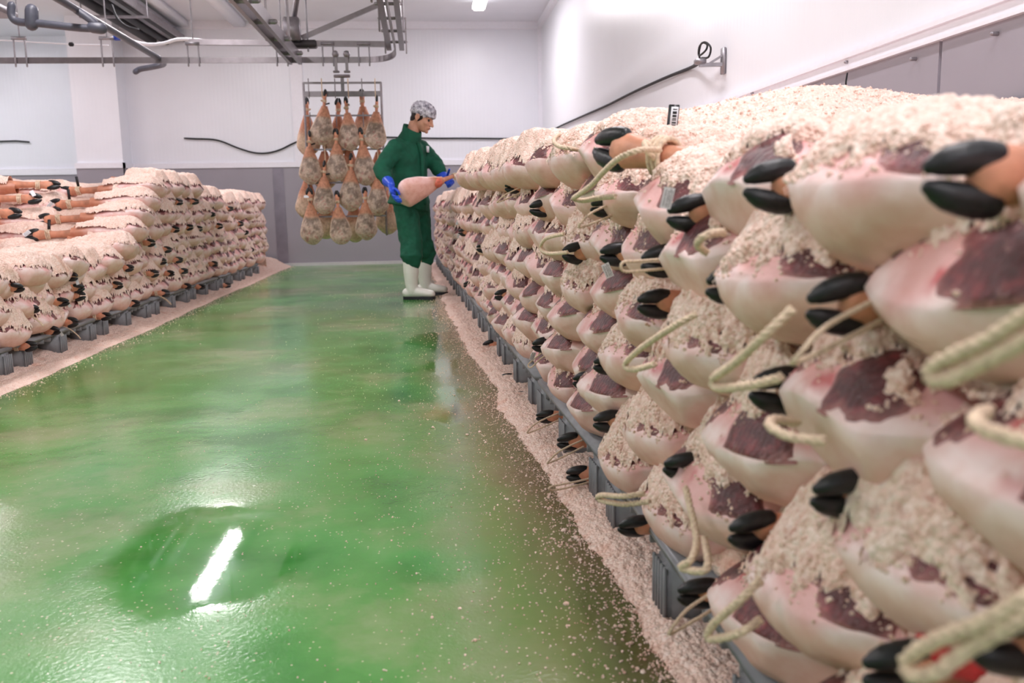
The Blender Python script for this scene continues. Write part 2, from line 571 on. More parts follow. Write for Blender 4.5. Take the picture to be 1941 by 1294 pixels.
slab('lip', (XR - 0.030, YF, TRIM_R + 0.0), (XR - 0.02, YB, TRIM_R + 0.012), M_TRIM, t6)
slab('baseboard_back', (-4.3, YB - 0.04, 0), (XR, YB, 0.045), plain('pale_kerb', lin(206, 202, 206), 0.4, var=0.05))
for nm, lo, hi in (('trim_7', (-4.3, YB - 0.07, CEIL - 0.10), (XR, YB, CEIL)), ('trim_8', (XR - 0.06, YF, CEIL - 0.09), (XR, YB, CEIL))):
    slab(nm, lo, hi, M_TRIM)
slab('trim_9', (XR - 0.05, YB - 0.05, TRIM_B), (XR, YB, CEIL), M_TRIM)
slab('trim_10', (-1.95, YB - 0.018, TRIM_B + 0.07), (-1.78, YB, CEIL - 0.1), M_TRIM)
for k, (y, z) in enumerate(((1.9, 1.31), (2.35, 1.39), (2.6, 1.31), (3.05, 1.31), (3.55, 1.38), (4.0, 1.31), (4.6, 1.39))):
    MB().tube([(XR - 0.03, y, z), (XR - 0.012, y, z)], 0.007, 8).build('screw', M_ZINC, wr)
LROW = {-2.7: 'over the aisle', 0.75: 'by the cable bracket wall', -6.6: 'added unseen beyond the far stack'}
for (lx, ly) in LAMPS:
    nth = sorted([y for x, y in LAMPS if x == lx], reverse=True).index(ly)
    lab = 'lit white tube lamp at the ceiling corner of the back wall' if (lx, ly) == (0.75, 11.1) else 'white ceiling lamp, %s from back wall in row %s' % (('first', 'second', 'third', 'fourth')[nth], LROW[lx])
    f = thing('ceiling_lamp', (lx, ly, CEIL), lab, 'lamp', 'ceiling lamps')
    MB().box((0, 0, -0.035), (0.13, 2.0, 0.07), bev=0.01).build('housing', M_TRIM, f)
    MB().box((0, 0, -0.09), (0.17, 1.94, 0.07), bev=0.02).build('diffuser', M_LAMP, f)
# ---------------------------------------------------------------- hams: shapes
# local frame: x from the butt (0) to the hoof (0.82), y across, z up with the cut rim at 0
XC, HL = 0.13, 0.54


def half_w(x):
    x = np.asarray(x, float)
    t = np.clip((x - XC) / (HL - XC), 0, 1)
    return 0.172 * (1 - t) ** 1.15 * (1 + 0.55 * t) + 0.045 * t ** 1.2 * (1 - 0.05 * t)


W0 = float(half_w(XC))
NSUP = 2.35


def rim_s(x, y):
    """0 on the axis of the ham, 1 on its outline"""
    d = np.clip((XC - x) / XC, 0, None)
    w = half_w(np.maximum(x, XC))
    return np.where(x < XC, (d ** NSUP + np.abs(y / W0) ** NSUP) ** (1 / NSUP), np.abs(y) / w)


def top_h(x):
    return 0.078 - 0.036 * sstep(0.2, HL, x)


def bot_d(x):
    return 0.090 - 0.038 * sstep(0.15, HL, x)


def z_top(x, y, s=None):
    s = rim_s(x, y) if s is None else s
    return top_h(x) * (1 - np.clip(s, 0, 1) ** 2.3)


def z_bot(x, s):
    return -bot_d(x) * np.clip(1 - np.clip(s, 0, 1) ** 2.7, 0, 1) ** 0.62


def outline(nt, seed):
    g = np.random.default_rng(seed)
    na = nt // 2; nsd = nt // 4
    ph = np.linspace(-math.pi / 2, math.pi / 2, na)
    xs = np.linspace(HL, XC, nsd, endpoint=False)
    P = []; Cn = []
    for x in xs: P.append((x, -half_w(x))); Cn.append((x, 0))
    for a in ph:
        c, s = math.cos(a), math.sin(a)
        P.append((XC - XC * abs(c) ** (2 / NSUP), W0 * math.copysign(abs(s) ** (2 / NSUP), s))); Cn.append((XC, 0))
    for x in xs[::-1]: P.append((x, half_w(x))); Cn.append((x, 0))
    return np.array(P), np.array(Cn)


def warp(P, seed, amp=1.0):
    """slow unevenness shared by everything that lies on one ham"""
    n = np.stack([fbm(P * 5.5 + 11 * k, seed + 31 * k, 2) for k in range(3)], -1)
    q = P + n * np.array([0.012, 0.012, 0.014]) * amp
    return q


def facets(P, seed):
    """flat knife cuts around the skin of the butt"""
    g = np.random.default_rng(seed + 77)
    for k in range(7):
        a = g.uniform(-1.5, 1.5); el = g.uniform(0.15, 1.0)
        nrm = np.array([-math.cos(a) * math.cos(el), math.sin(a) * math.cos(el), -math.sin(el)])
        ext = np.max(P @ nrm)
        d = ext - g.uniform(0.004, 0.014)
        ex = np.maximum(0, P @ nrm - d)
        P = P - ex[:, None] * nrm * 0.92
    return P


def mixc(a, b, t):
    t = np.asarray(t)[:, None]
    return np.asarray(a)[None, :3] * (1 - t) + np.asarray(b)[None, :3] * t


C_FAT, C_SKIN, C_TAN = lin(253, 229, 228), lin(252, 208, 203), lin(240, 188, 174)
C_MEM, C_BLOOD = lin(236, 184, 182), lin(196, 66, 74)
C_RIND = lin(206, 140, 112)


def body_mesh(name, seed, nt, ns, style='raw'):
    P, Cn = outline(nt, seed)
    st = np.linspace(1, 0, ns) ** 0.75
    top = []; bot = []
    for s in st:
        q = Cn + (P - Cn) * s
        top.append(np.stack([q[:, 0], q[:, 1], z_top(q[:, 0], q[:, 1], np.full(len(q), s))], 1))
        bot.append(np.stack([q[:, 0], q[:, 1], z_bot(q[:, 0], np.full(len(q), s))], 1))
    n = len(P); bot = bot[1:]
    V = np.concatenate(top + bot); S = np.concatenate([np.full(n, s) for s in st] + [np.full(n, s) for s in st[1:]])
    isb = np.concatenate([np.zeros(n * ns, bool), np.ones(n * (ns - 1), bool)])
    V0 = V.copy()
    F = [grid_faces(ns, n)]
    rows = [0] + [ns + k for k in range(ns - 1)]
    ids = np.stack([np.arange(n) + r * n for r in rows])
    q = np.stack([ids[:-1, :-1], ids[:-1, 1:], ids[1:, 1:], ids[1:, :-1]], -1).reshape(-1, 4)
    F.append(q)
    if style != 'raw': V[:, 1] *= 0.60 + 0.42 * sstep(-0.03, 0.19, V[:, 0])
    V = warp(V, seed)
    if style == 'raw': V = facets(V, seed)
    nz = fbm(V * 14, seed + 3, 3); nz2 = fbm(V * 40, seed + 4, 2)
    V = V + np.stack([nz2 * 0, nz2 * 0, nz2 * 0.0025], 1)
    # colours that belong to the ham itself: white rim fat, pinkish skin that turns tan underneath, red membrane
    zz = V0[:, 2]
    if style == 'raw':
        sk = mixc(C_SKIN, C_TAN, sstep(-0.035, -0.085, zz + 0.012 * nz))
        sk = mixc3(sk, C_FAT, sstep(-0.028, -0.002, zz + 0.01 * nz) * 0.8)
        tp = mixc(C_FAT, C_MEM, sstep(0.97, 0.80, S + 0.25 * nz))
        tp = mixc3(tp, C_BLOOD, sstep(0.25, 0.6, nz2 + 0.5 * nz) * sstep(1.02, 0.85, S) * 0.8)
        back = sstep(0.34, 0.46, V0[:, 0] + 0.03 * nz)
        col = np.where(isb[:, None], sk, tp)
        col = mixc3(col, C_RIND, back)
    else:
        face = sstep(0.97, 0.80, S + 0.05 * nz) * (~isb) * sstep(0.40, 0.36, V0[:, 0] + 0.03 * nz)
        rimc = mixc(lin(226, 204, 184), lin(208, 146, 116), sstep(0.30, 0.42, V0[:, 0]))
        back = mixc(lin(224, 196, 172), lin(206, 140, 110), sstep(0.2, 0.42, V0[:, 0] + 0.04 * nz))
        dark = mixc(lin(212, 188, 172), lin(150, 130, 118), sstep(0.0, 0.4, nz + 0.5 * nz2 + 2.2 * (V0[:, 0] - 0.18)))
        dark = mixc3(dark, lin(206, 140, 134), sstep(0.15, 0.5, nz2 - 2.5 * (V0[:, 0] - 0.1)) * 0.8)
        col = np.where(isb[:, None], back, rimc); col = mixc3(col, dark, face)
        V[:, 2] -= face * 0.010
    return mesh_np(name, V, F, M_HAM if style == 'raw' else M_HANG, True, None, col)


def mixc3(a, b, t):
    t = np.clip(np.asarray(t, float), 0, 1)[:, None]
    b = np.asarray(b)
    b = b[None, :3] if b.ndim == 1 else b[:, :3]
    return a[:, :3] * (1 - t) + b * t


def muscle_mesh(name, seed, cx, cy, rx, ry, na, nr):
    g = np.random.default_rng(seed)
    a = np.linspace(0, 2 * math.pi, na, endpoint=False)
    ph = g.uniform(0, 6.28, 5); am = g.uniform(0.03, 0.13, 5)
    r = 1 + sum(am[k] * np.sin((k + 2) * a + ph[k]) for k in range(5)) + sum(0.05 * np.sin((k + 7) * a * 1.0 + ph[k % 5] * (k + 1)) / (1 + 0.25 * k) for k in range(6))
    V = []; col = []
    for i in range(nr + 1):
        f = i / nr
        x = cx + rx * r * f * np.cos(a); y = cy + ry * r * f * np.sin(a)
        s = rim_s(x, y)
        k = np.where(s > 0.955, 0.955 / np.maximum(s, 1e-6), 1.0)
        xx = np.where(x < XC, XC + (x - XC) * k, x); yy = y * k
        z = z_top(xx, yy) + 0.0055 * (1 - f ** 3) - 0.004 * (f > 0.98)
        V.append(np.stack([xx, yy, z], 1)); col.append(np.full(na, sstep(0.72, 1.0, f)))
    V = np.concatenate(V); col = np.concatenate(col)
    V = warp(V, seed // 10 * 10)
    q = grid_faces(nr + 1, na)
    i = np.arange(nr) * na
    w = np.stack([i + na - 1, i + 2 * na - 1, i + na, i], -1)
    F = np.concatenate([q, w])
    return mesh_np(name, V, [F], M_MUS, True, None, np.stack([col] * 3, 1))


def crust_mesh(name, seed, cell, cover, heap, xmax=0.40, ngr=400, lump=0.009):
    x = np.arange(-0.01, xmax, cell); y = np.arange(-W0 - 0.01, W0 + 0.011, cell)
    X, Y = np.meshgrid(x, y, indexing='ij')
    s = rim_s(X, Y)
    B = np.stack([X, Y, X * 0], -1)
    edge = cover + 0.20 * fbm(B * 16 + seed, seed + 8, 3) + 0.15 * (fbm(B * 60 + seed, seed + 9, 2) if cell < 0.01 else 0) + 0.30 * sstep(0.10, 0.30, X) + 0.05
    dep = edge - s
    th = 0.010 * sstep(0.0, 0.06, dep) + heap * sstep(-0.02, 0.62, dep)
    zt = z_top(X, Y, s)
    lz = gran(X, Y, lump, seed) * 0.8 + gran(X + 3, Y + 1, lump * 0.45, seed + 2) * 0.35
    Z = zt + th + lz * lump * 0.8 * sstep(0.0, 0.05, dep) + 0.006 * fbm(B * 30, seed + 5, 2) - 0.006 * (dep < 0)
    keep = (dep > -0.02) & (s < 1.03)
    kf = keep[:-1, :-1] & keep[1:, :-1] & keep[1:, 1:] & keep[:-1, 1:]
    V = np.stack([X, Y, Z], -1).reshape(-1, 3)
    V = warp(V, seed // 10 * 10)
    F = grid_faces(len(x), len(y), 0, kf)
    used = np.zeros(len(V), bool); used[F] = True
    mp = np.cumsum(used) - 1
    V = V[used]; F = mp[F]
    if ngr:
        g = np.random.default_rng(seed + 1)
        # loose crystals on the meat, the rim and the heap
        px = XC - (XC + 0.0) * np.sqrt(g.uniform(0, 1, ngr)) ; ang = g.uniform(-1.45, 1.45, ngr)
        rr = np.sqrt(g.uniform(0.1, 1.0, ngr)) * 0.99
        gx = XC - XC * rr * np.abs(np.cos(ang)) ** (2 / NSUP) + np.where(g.uniform(0, 1, ngr) < 0.65, g.uniform(0, 0.16, ngr), 0)
        gy = W0 * rr * np.sign(np.sin(ang)) * np.abs(np.sin(ang)) ** (2 / NSUP)
        gs = rim_s(gx, gy)
        Bp = np.stack([gx, gy, gx * 0], -1)
        e2 = cover + 0.20 * fbm(Bp * 16 + seed, seed + 8, 3) + 0.15 * (fbm(Bp * 60 + seed, seed + 9, 2) if cell < 0.01 else 0) + 0.30 * sstep(0.10, 0.30, gx) + 0.05
        d2 = e2 - gs
        gz = z_top(gx, gy, gs) + 0.010 * sstep(0.0, 0.06, d2) + heap * sstep(-0.02, 0.62, d2) + 0.001
        sel = (g.uniform(0, 1, ngr) < np.where(d2 > -0.03, 0.95, 0.7 * np.exp(d2 * 14)))
        Pg = warp(np.stack([gx, gy, gz], -1), seed // 10 * 10)[sel]
        gv, gf = grains(Pg, g.uniform(0.0016, 0.0042, ngr)[sel], seed)
        nb = len(V)
        return mesh_np(name, np.concatenate([V, gv]), [F, gf + nb], M_SALT, np.concatenate([np.ones(len(F), bool), np.zeros(len(gf), bool)]))
    return mesh_np(name, V, [F], M_SALT)


# claw: one of the two black toes, tip towards -x, 10 cm long
def claw_mesh(n=14):
    mb = MB()
    P = []; R = []
    for t, w, h, dz in ((0, 0.009, 0.010, -0.009), (0.10, 0.0135, 0.0145, -0.007), (0.3, 0.0170, 0.0190, -0.003), (0.55, 0.0182, 0.0212, -0.001), (0.8, 0.0182, 0.0215, 0), (1.0, 0.0165, 0.019, 0)):
        P.append((0.006 + t * 0.078, 0, dz)); R.append((w, h))
    mb.tube(P, R, n, cap=True, up=(0, 0, 1))
    return mb.mesh('claw', M_CLAW)


ME_CLAW = claw_mesh(16)
# trotter: pink shank from behind the toes to the hock, x from 0.06 back to 0.40
mbt = MB(); mbt.tube([(0.060, 0, 0.018), (0.10, 0, 0.019)], [(0.017, 0.017)] * 2, 12); ME_T1 = None
mbt = MB()
mbt.tube([(0.072, 0, 0.0), (0.10, 0, 0), (0.15, 0, 0), (0.21, 0, 0), (0.28, 0, 0), (0.36, 0, 0), (0.46, 0, 0)],
         [(0.019, 0.036), (0.022, 0.038), (0.023, 0.031), (0.021, 0.025), (0.026, 0.028), (0.033, 0.034), (0.045, 0.046)], 16)
ME_TROT = mbt.mesh('trotter', M_SHANK)
mbk = MB()
for dx in (0.150, 0.162, 0.174):
    mbk.tube([(dx + 0.003 * math.sin(a * 2), 0.027 * math.cos(a), 0.034 * math.sin(a)) for a in np.linspace(0, 2 * math.pi, 17)], 0.0055, 6, cap=False)
mbk.tube(smooth_path([(0.16, -0.028, 0.01), (0.15, -0.04, 0.02), (0.165, -0.045, 0.005), (0.17, -0.03, -0.005)], 4), 0.006, 6)
ME_KNOT = mbk.mesh('rope_knot', M_ROPE)


def rope(P, r=0.0048, k=7, twist=True):
    """laid rope: three strands wound about the path"""
    Q = [Vector(p) for p in smooth_path(P, k)]
    if not twist:
        return MB().tube(Q, r, 8)
    mb = MB(); L = 0; acc = [0]
    for i in range(1, len(Q)):
        L += (Q[i] - Q[i - 1]).length; acc.append(L)
    n = max(8, int(L / 0.006)); pts = []
    j = 0
    for i in range(n + 1):
        d = L * i / n
        while j < len(acc) - 2 and acc[j + 1] < d: j += 1
        t = (d - acc[j]) / max(1e-9, acc[j + 1] - acc[j]); pts.append(Q[j].lerp(Q[j + 1], t))
    for st in range(3):
        S = []
        u = Vector((0, 0, 1))
        for i, p in enumerate(pts):
            tg = (pts[min(i + 1, n)] - pts[max(i - 1, 0)]).normalized()
            u = (u - tg * u.dot(tg))
            u = u.normalized() if u.length > 1e-5 else tg.orthogonal().normalized()
            v = tg.cross(u); a = 2 * math.pi * (st / 3 + (L * i / n) / 0.028)
            S.append(p + (u * math.cos(a) + v * math.sin(a)) * r * 0.52)
        mb.tube(S, r * 0.62, 6)
    return mb


# generic rope loops hanging from a shank end (local frame of the hoof: toes towards -x)
LOOPS = []
for k, P in enumerate((
        [(0.16, -0.02, 0.02), (0.10, -0.05, 0.01), (0.0, -0.07, -0.03), (-0.05, -0.08, -0.07), (-0.05, -0.06, -0.085), (0.02, -0.05, -0.06), (0.12, -0.03, -0.02)],
        [(0.16, 0.01, -0.02), (0.08, 0.03, -0.05), (0.01, 0.04, -0.11), (-0.01, 0.045, -0.14), (0.005, 0.02, -0.14), (0.06, 0.01, -0.08), (0.15, 0.0, -0.02)],
        [(0.15, -0.03, 0.0), (0.06, -0.06, -0.01), (-0.04, -0.08, -0.02), (-0.085, -0.09, -0.025), (-0.08, -0.075, -0.045), (0.0, -0.06, -0.04), (0.14, -0.02, -0.02)])):
    LOOPS.append(rope(P, 0.0045).mesh('rope_loop', M_ROPE))


def tag_meshes():
    """white paper tag with a printed code, about 3 x 7 cm"""
    a = MB().box((0, 0, 0), (0.036, 0.0012, 0.066)).mesh('tag', M_TAGW, False)
    cu = bpy.data.curves.new('tag_text', 'FONT'); cu.body = 'MAPA ES24'; cu.size = 0.0105; cu.align_x = 'CENTER'; cu.align_y = 'CENTER'; cu.resolution_u = 2
    to = bpy.data.objects.new('tag_text', cu); C.objects.link(to)
    me = bpy.data.meshes.new_from_object(to); bpy.data.objects.remove(to)
    me.materials.clear(); me.materials.append(M_INK)
    v = np.array([x.co[:] for x in me.vertices]); F = [list(p.vertices) for p in me.polygons]
    mb = MB()
    mb.add(np.stack([v[:, 1] - 0.010, np.full(len(v), -0.0011), v[:, 0]], 1), F)
    g = np.random.default_rng(3)
    for r_ in range(3):
        z = -0.028
        while z < 0.024:
            w = g.uniform(0.002, 0.008); mb.box((0.0 + r_ * 0.006, -0.0009, z + w / 2), (0.0022, 0.0006, w)); z += w + g.uniform(0.001, 0.003)
    return a, mb.mesh('printing', M_INK, False)


ME_TAG, ME_TAGP = tag_meshes()

NV = 6
COVER = [0.60, 0.78, 0.66, 0.54, 0.86, 0.63]
HEAP = [0.055, 0.060, 0.052, 0.058, 0.050, 0.062]
BODY = {}; CRUST = {}; MUS = {}
for v in range(NV):
    sd = 100 + v * 10
    g = np.random.default_rng(sd)
    m1 = (0.058 + g.uniform(-0.01, 0.01), -0.078 + g.uniform(-0.015, 0.02), 0.052 + g.uniform(-0.008, 0.01), 0.070 + g.uniform(-0.01, 0.012))
    m2 = (0.066 + g.uniform(-0.01, 0.012), 0.080 + g.uniform(-0.02, 0.01), 0.050 + g.uniform(-0.01, 0.012), 0.062 + g.uniform(-0.012, 0.012))
    for lod, (nt, ns, cell, ng, na, nr) in enumerate(((132, 18, 0.0030, 2800, 40, 8), (72, 11, 0.006, 420, 24, 5), (36, 6, 0.013, 60, 14, 3))):
        BODY[v, lod] = body_mesh('ham_skin', sd, nt, ns)
        CRUST[v, lod] = crust_mesh('ham_salt', sd, cell, COVER[v] + (0, 0.05, 0.10)[lod], HEAP[v], 0.38, ng, 0.010 if lod < 2 else 0.02)
        MUS[v, lod] = [muscle_mesh('ham_muscle', sd, *m1, na, nr), muscle_mesh('ham_muscle', sd + 1, *m2, na, nr)]
    # a fully salted ham seen whole (crust runs to the shank)
    CRUST[v, 'full'] = crust_mesh('ham_salt', sd, 0.006, 0.90, 0.022, 0.50, 300, 0.012)
    CRUST[v, 'cap'] = crust_mesh('ham_salt', sd, 0.0030, COVER[v], 0.004, 0.40, 2600, 0.010)
    CRUST[v, 'L1'] = crust_mesh('ham_salt', sd, 0.007, COVER[v] + 0.26, 0.05, 0.38, 200, 0.014)
    CRUST[v, 'L2'] = crust_mesh('ham_salt', sd, 0.011, COVER[v] + 0.24, 0.05, 0.38, 60, 0.022)


def lod_of(y):
    return 0 if y < 2.9 else (1 if y < 5.6 else 2)


def butt_ham(loc, rz, v, lod, roll=0, tilt=0, scale=1.0, label='', group=None, shank=False, full=False, crust=None):
    r = thing('salted_ham', loc, label, 'ham', group)
    r.rotation_euler = (roll, tilt, rz); r.scale = (scale,) * 3
    put('skin', BODY[v, lod], r)
    for m in MUS[v, lod]:
        put('muscle', m, r)
    tag(put('salt_crust', CRUST[v, crust or ('full' if full else lod)], r), kind='stuff')
    if shank:
        add_trotter(r, (0.86, 0, -0.005), math.pi, random.uniform(-0.3, 0.3))
    return r


def add_trotter(r, loc, rz, roll=0, knot=True, loop=None, tagged=None, hs=1.0):
    """shank, toes, rope and tag as parts of ham r; local toes point to -x before rz"""
    base = Matrix.Translation(loc) @ Matrix.Rotation(rz, 4, 'Z') @ Matrix.Rotation(roll, 4, 'X')
    t = put('trotter', ME_TROT, r); t.matrix_local = base @ Matrix.Scale(hs, 4)
    for sg in (1, -1):
        c = put('claw', ME_CLAW, t)
        c.matrix_local = Matrix.Translation((0.0, random.uniform(-0.004, 0.004), 0.0205 * sg)) @ Matrix.Rotation(random.uniform(-0.10, 0.10) - 0.10 * sg, 4, 'Y') @ Matrix.Scale(sg, 4, (0, 0, 1))
    if knot:
        put('rope_knot', ME_KNOT, t)
    if loop is not None:
        o = put('rope_loop', LOOPS[loop], t); o.rotation_euler = (random.uniform(-0.4, 0.4) - roll, 0, 0)
    if tagged is not None:
        o = put('tag', ME_TAG, t); o.matrix_local = Matrix.Translation(tagged[:3]) @ Matrix.Rotation(tagged[3], 4, 'Z') @ Matrix.Rotation(tagged[4], 4, 'Y') @ Matrix.Scale(0.78, 4)
        put('printing', ME_TAGP, o)
    return t


def hoof_ham(loc, rz, roll=0, v=0, label='', group=None, loop=None, tagged=None, knot=True, tilt=0):
    """a ham pushed in butt first: its toes at loc, its body inside the stack"""
    r = thing('salted_ham', loc, label, 'ham', group)
    r.rotation_euler = (0, tilt, rz)
    add_trotter(r, (-0.006, 0, 0), 0, roll, knot, loop, tagged, 0.64)
    b = put('skin', BODY[v, 2], r)
    b.matrix_local = Matrix.Translation((0.84, 0, -0.01)) @ Matrix.Rotation(math.pi, 4, 'Z')
    return r


ORD = ('first second third fourth fifth sixth seventh eighth ninth tenth eleventh twelfth thirteenth fourteenth fifteenth sixteenth seventeenth eighteenth nineteenth twentieth twenty-first twenty-second twenty-third twenty-fourth twenty-fifth '
       'twenty-sixth twenty-seventh twenty-eighth twenty-ninth thirtieth thirty-first thirty-second thirty-third thirty-fourth thirty-fifth thirty-sixth').split()
LAY = ['bottom', 'second', 'third', 'fourth', 'fifth', 'sixth', 'top']


def xface(y):
    return 0.395 - 0.033 * max(0.0, y - 2.2)


# ---------------------------------------------------------------- the tall stack along the panelled wall
# layers bottom to top; each list holds the far edge (world y) of the hams read off the photograph
ROWS_R = [
    (0.232, [0.84, 1.19, 1.64, 2.01, 2.51, 2.90, 3.30, 3.72]),
    (0.352, [0.60, 0.98, 1.37, 1.79, 2.15, 2.50, 2.86, 3.20, 3.55]),
    (0.470, [0.79, 1.20, 1.64, 1.97, 2.35, 2.75, 3.14]),
    (0.590, [0.63, 0.96, 1.41, 1.82, 2.22, 2.57, 2.93, 3.28]),
    (0.715, [0.46, 0.78, 1.11, 1.47, 1.85, 2.20, 2.55, 2.90, 3.25]),
    (0.830, [0.57, 0.90, 1.30, 1.65, 2.06, 2.42, 2.78, 3.17, 3.60]),
    (0.950, [2.20, 2.52, 3.10, 3.50]),
]
HAMS = []      # every butt: (distance, x, y, z, rz, stack, layer, index)
for li, (z, ys) in enumerate(ROWS_R):
    ys = list(ys)
    end = 5.9 if li == 6 else 12.4
    while ys[-1] + 0.36 < end:
        ys.append(ys[-1] + 0.36 + random.uniform(-0.03, 0.03))
    for i, y in enumerate(ys):
        yc = y - 0.06
        HAMS.append([math.hypot(xface(yc), yc), xface(yc) + random.uniform(-0.02, 0.015) - (0.03 + min(0.07, 0.022 * max(0, yc - 2.5)) if li == 6 else 0), yc, z + random.uniform(-0.008, 0.008) + (0.018 * max(0, yc - 2.4) if li == 6 else 0), random.uniform(-0.16, 0.16), 'R', li, i])


# ---------------------------------------------------------------- the stack across the aisle
XFL = -2.12
LZ = [0.225 + 0.115 * k for k in range(8)]
LSTART = [4.0, 4.0, 4.0, 6.40, 6.66, 6.90, 7.14, 7.36]
LEND = [12.3, 12.3, 12.3, 12.3, 12.3, 12.25, 12.2, 8.75]
for li in range(8):
    y = LSTART[li] + (0.16 if li % 2 else 0.0) * (li < 3); i = 0
    while y < LEND[li]:
        x = XFL - 0.010 * (y - 4)
        HAMS.append([math.hypot(x, y), x + random.uniform(-0.03, 0.03), y, LZ[li] + random.uniform(-0.01, 0.01), math.pi + random.uniform(-0.2, 0.2), 'L', li, i])
        i += 1; y += 0.335 + random.uniform(-0.025, 0.025)

HAMS.sort(key=lambda h: h[0])
NEAR_LIMIT = 232
GR_R, GR_L = 'hams laid butt end out in the stack by the panelled wall', 'hams laid butt end out in the stack across the aisle'
LOOK = ['dark muscle above white rim', 'meat nearly hidden by salt', 'two dark muscle patches', 'wide bare dark meat', 'salt covering all its meat', 'dark meat under heaped salt']
far_parts = {}
LAYL = ['bottom', 'second', 'third', 'fourth', 'fifth', 'sixth', 'seventh', 'top']
for k, (d, x, y, z, rz, st, li, i) in enumerate(HAMS):
    v = int(rng.integers(0, NV))
    if li == 6 and st == 'R' and y > 2.8: v = (1, 4, 2)[i % 3]
    if st == 'L' and li >= 3 and i == 0 and li < 8:
        continue                                   # the stair of whole hams is laid below
    roll, tilt = random.uniform(-0.10, 0.10), random.uniform(-0.16, 0.02)
    if st == 'R' and ((li == 5 and y < 2.0) or li == 6):
        tilt = random.uniform(-0.03, 0.03) + (0.06 if y < 1.1 else 0)
        z -= 0.012 if y < 2 else 0
    if k < NEAR_LIMIT:
        if st == 'R':
            lab = 'ham butt, %s, %s from camera in %s wall-side layer' % (LOOK[v], ORD[i], LAY[li])
        else:
            lab = 'pale ham butt, %s from camera end in %s layer across the green aisle' % (ORD[i], LAYL[li])
        butt_ham((x, y, z), rz, v, lod_of(y) if st == 'R' else (1 if y < 5.6 else 2), roll, tilt, 1.0 if st == 'R' else 0.97, lab, GR_R if st == 'R' else GR_L,
                 crust=('L1' if y < 5.6 else 'L2') if st == 'L' else ('cap' if (li == 5 and y < 2.0) or (li == 6 and y < 3.2) else None))
    else:
        far_parts.setdefault(st, []).append((Matrix.Translation((x, y, z)) @ Matrix.Rotation(rz, 4, 'Z') @ Matrix.Rotation(tilt, 4, 'Y') @ Matrix.Rotation(roll, 4, 'X'), v))


def me_arrays(me):
    V = np.empty(len(me.vertices) * 3, np.float32); me.vertices.foreach_get('co', V)
    me.calc_loop_triangles()
    T = np.empty(len(me.loop_triangles) * 3, np.int32); me.loop_triangles.foreach_get('vertices', T)
    col = np.ones((len(me.vertices), 4), np.float32)
    if 'col' in me.color_attributes:
        c = np.empty(len(me.vertices) * 4, np.float32); me.color_attributes['col'].data.foreach_get('color', c); col = c.reshape(-1, 4)
    return V.reshape(-1, 3), T.reshape(-1, 3), col


def join_far(name, items, label):
    VV = []; FF = []; CC = []; MI = []; n = 0
    cache = {}
    for m, v in items:
        A = np.array(m)
        for mi, me in ((0, BODY[v, 2]), (1, MUS[v, 2][0]), (1, MUS[v, 2][1]), (2, CRUST[v, 2])):
            if me.name not in cache: cache[me.name] = me_arrays(me)
            V, T, c = cache[me.name]
            VV.append(V @ A[:3, :3].T + A[:3, 3]); FF.append(T + n); CC.append(c); MI.append(np.full(len(T), mi)); n += len(V)
    me = mesh_np(name, np.concatenate(VV), [np.concatenate(FF)], [M_HAM, M_MUS, M_SALT], True, np.concatenate(MI), np.concatenate(CC))
    o = put(name, me); tag(o, label, 'ham', None, 'stuff')


for st, items in far_parts.items():
    join_far('distant_ham_rows', items, 'small salted hams receding at the far end of the %s' % ('stack behind the worker' if st == 'R' else 'stack across the aisle'))

# hoofs that stick out between the butts of the tall stack: photo pixel, loop, tag
HOOFS = [
    ((1418, 352), None, None, 0.0), ((1765, 335), None, None, 0.0), ((1272, 408), None, (-0.01, -0.035, 0.05, 0.2, 0.2), 0.2),
    ((1222, 497), 2, None, 0.1), ((1347, 543), None, None, 0.1), ((1143, 482), None, (0.02, -0.04, -0.05, 0.1, -0.4), 0.1), ((1540, 580), 0, None, 0.3),
    ((1390, 1010), None, None, 0.3), ((1078, 900), 2, None, 0.1), ((1130, 800), None, None, 0.0), ((1292, 1125), 0, None, 0.4), ((1178, 1000), None, None, 0.5),
    ((1550, 938), None, None, 0.4), ((1430, 738), None, None, 0.2), ((1090, 722), None, None, 0.6), ((1265, 885), None, None, 0.5), ((960, 355), 0, None, 0.4), ((1070, 480), None, None, 0.3),
    ((1007, 395), None, None, 0.3), ((1125, 392), 0, None, 0.3), ((1012, 655), 1, (0.0, -0.03, -0.05, 0.2, 0.3), 0.4), ((1130, 690), None, None, 0.3), ((1215, 575), None, None, 0.2),
    ((892, 625), 0, (0.02, -0.03, -0.03, 0.3, 0.8), 0.4), ((917, 655), 1, None, 0.3), ((950, 717), None, None, 0.5), ((970, 752), 1, None, 0.5), ((1020, 790), 0, None, 0.5), ((1060, 838), 0, (0.01, -0.03, -0.05, 0.25, -0.35), 0.3),
    ((1650, 1272), None, None, 0.2), ((1855, 1215), 0, None, 0.2), ((880, 540), None, None, 0.3), ((905, 470), None, None, 0.2), ((940, 560), None, None, 0.2),
    ((870, 440), None, (0.0, -0.03, -0.04, 0.1, 0.3), 0.2), ((868, 415), None, (0.0, -0.03, -0.04, 0.1, 0.3), 0.2),
]


def hoof_y(px, py):
    y = 3.0
    for _ in range(30):
        y = 0.5 * y + 0.5 * at(px, py, x=xface(y) - 0.02)[1]
    return y


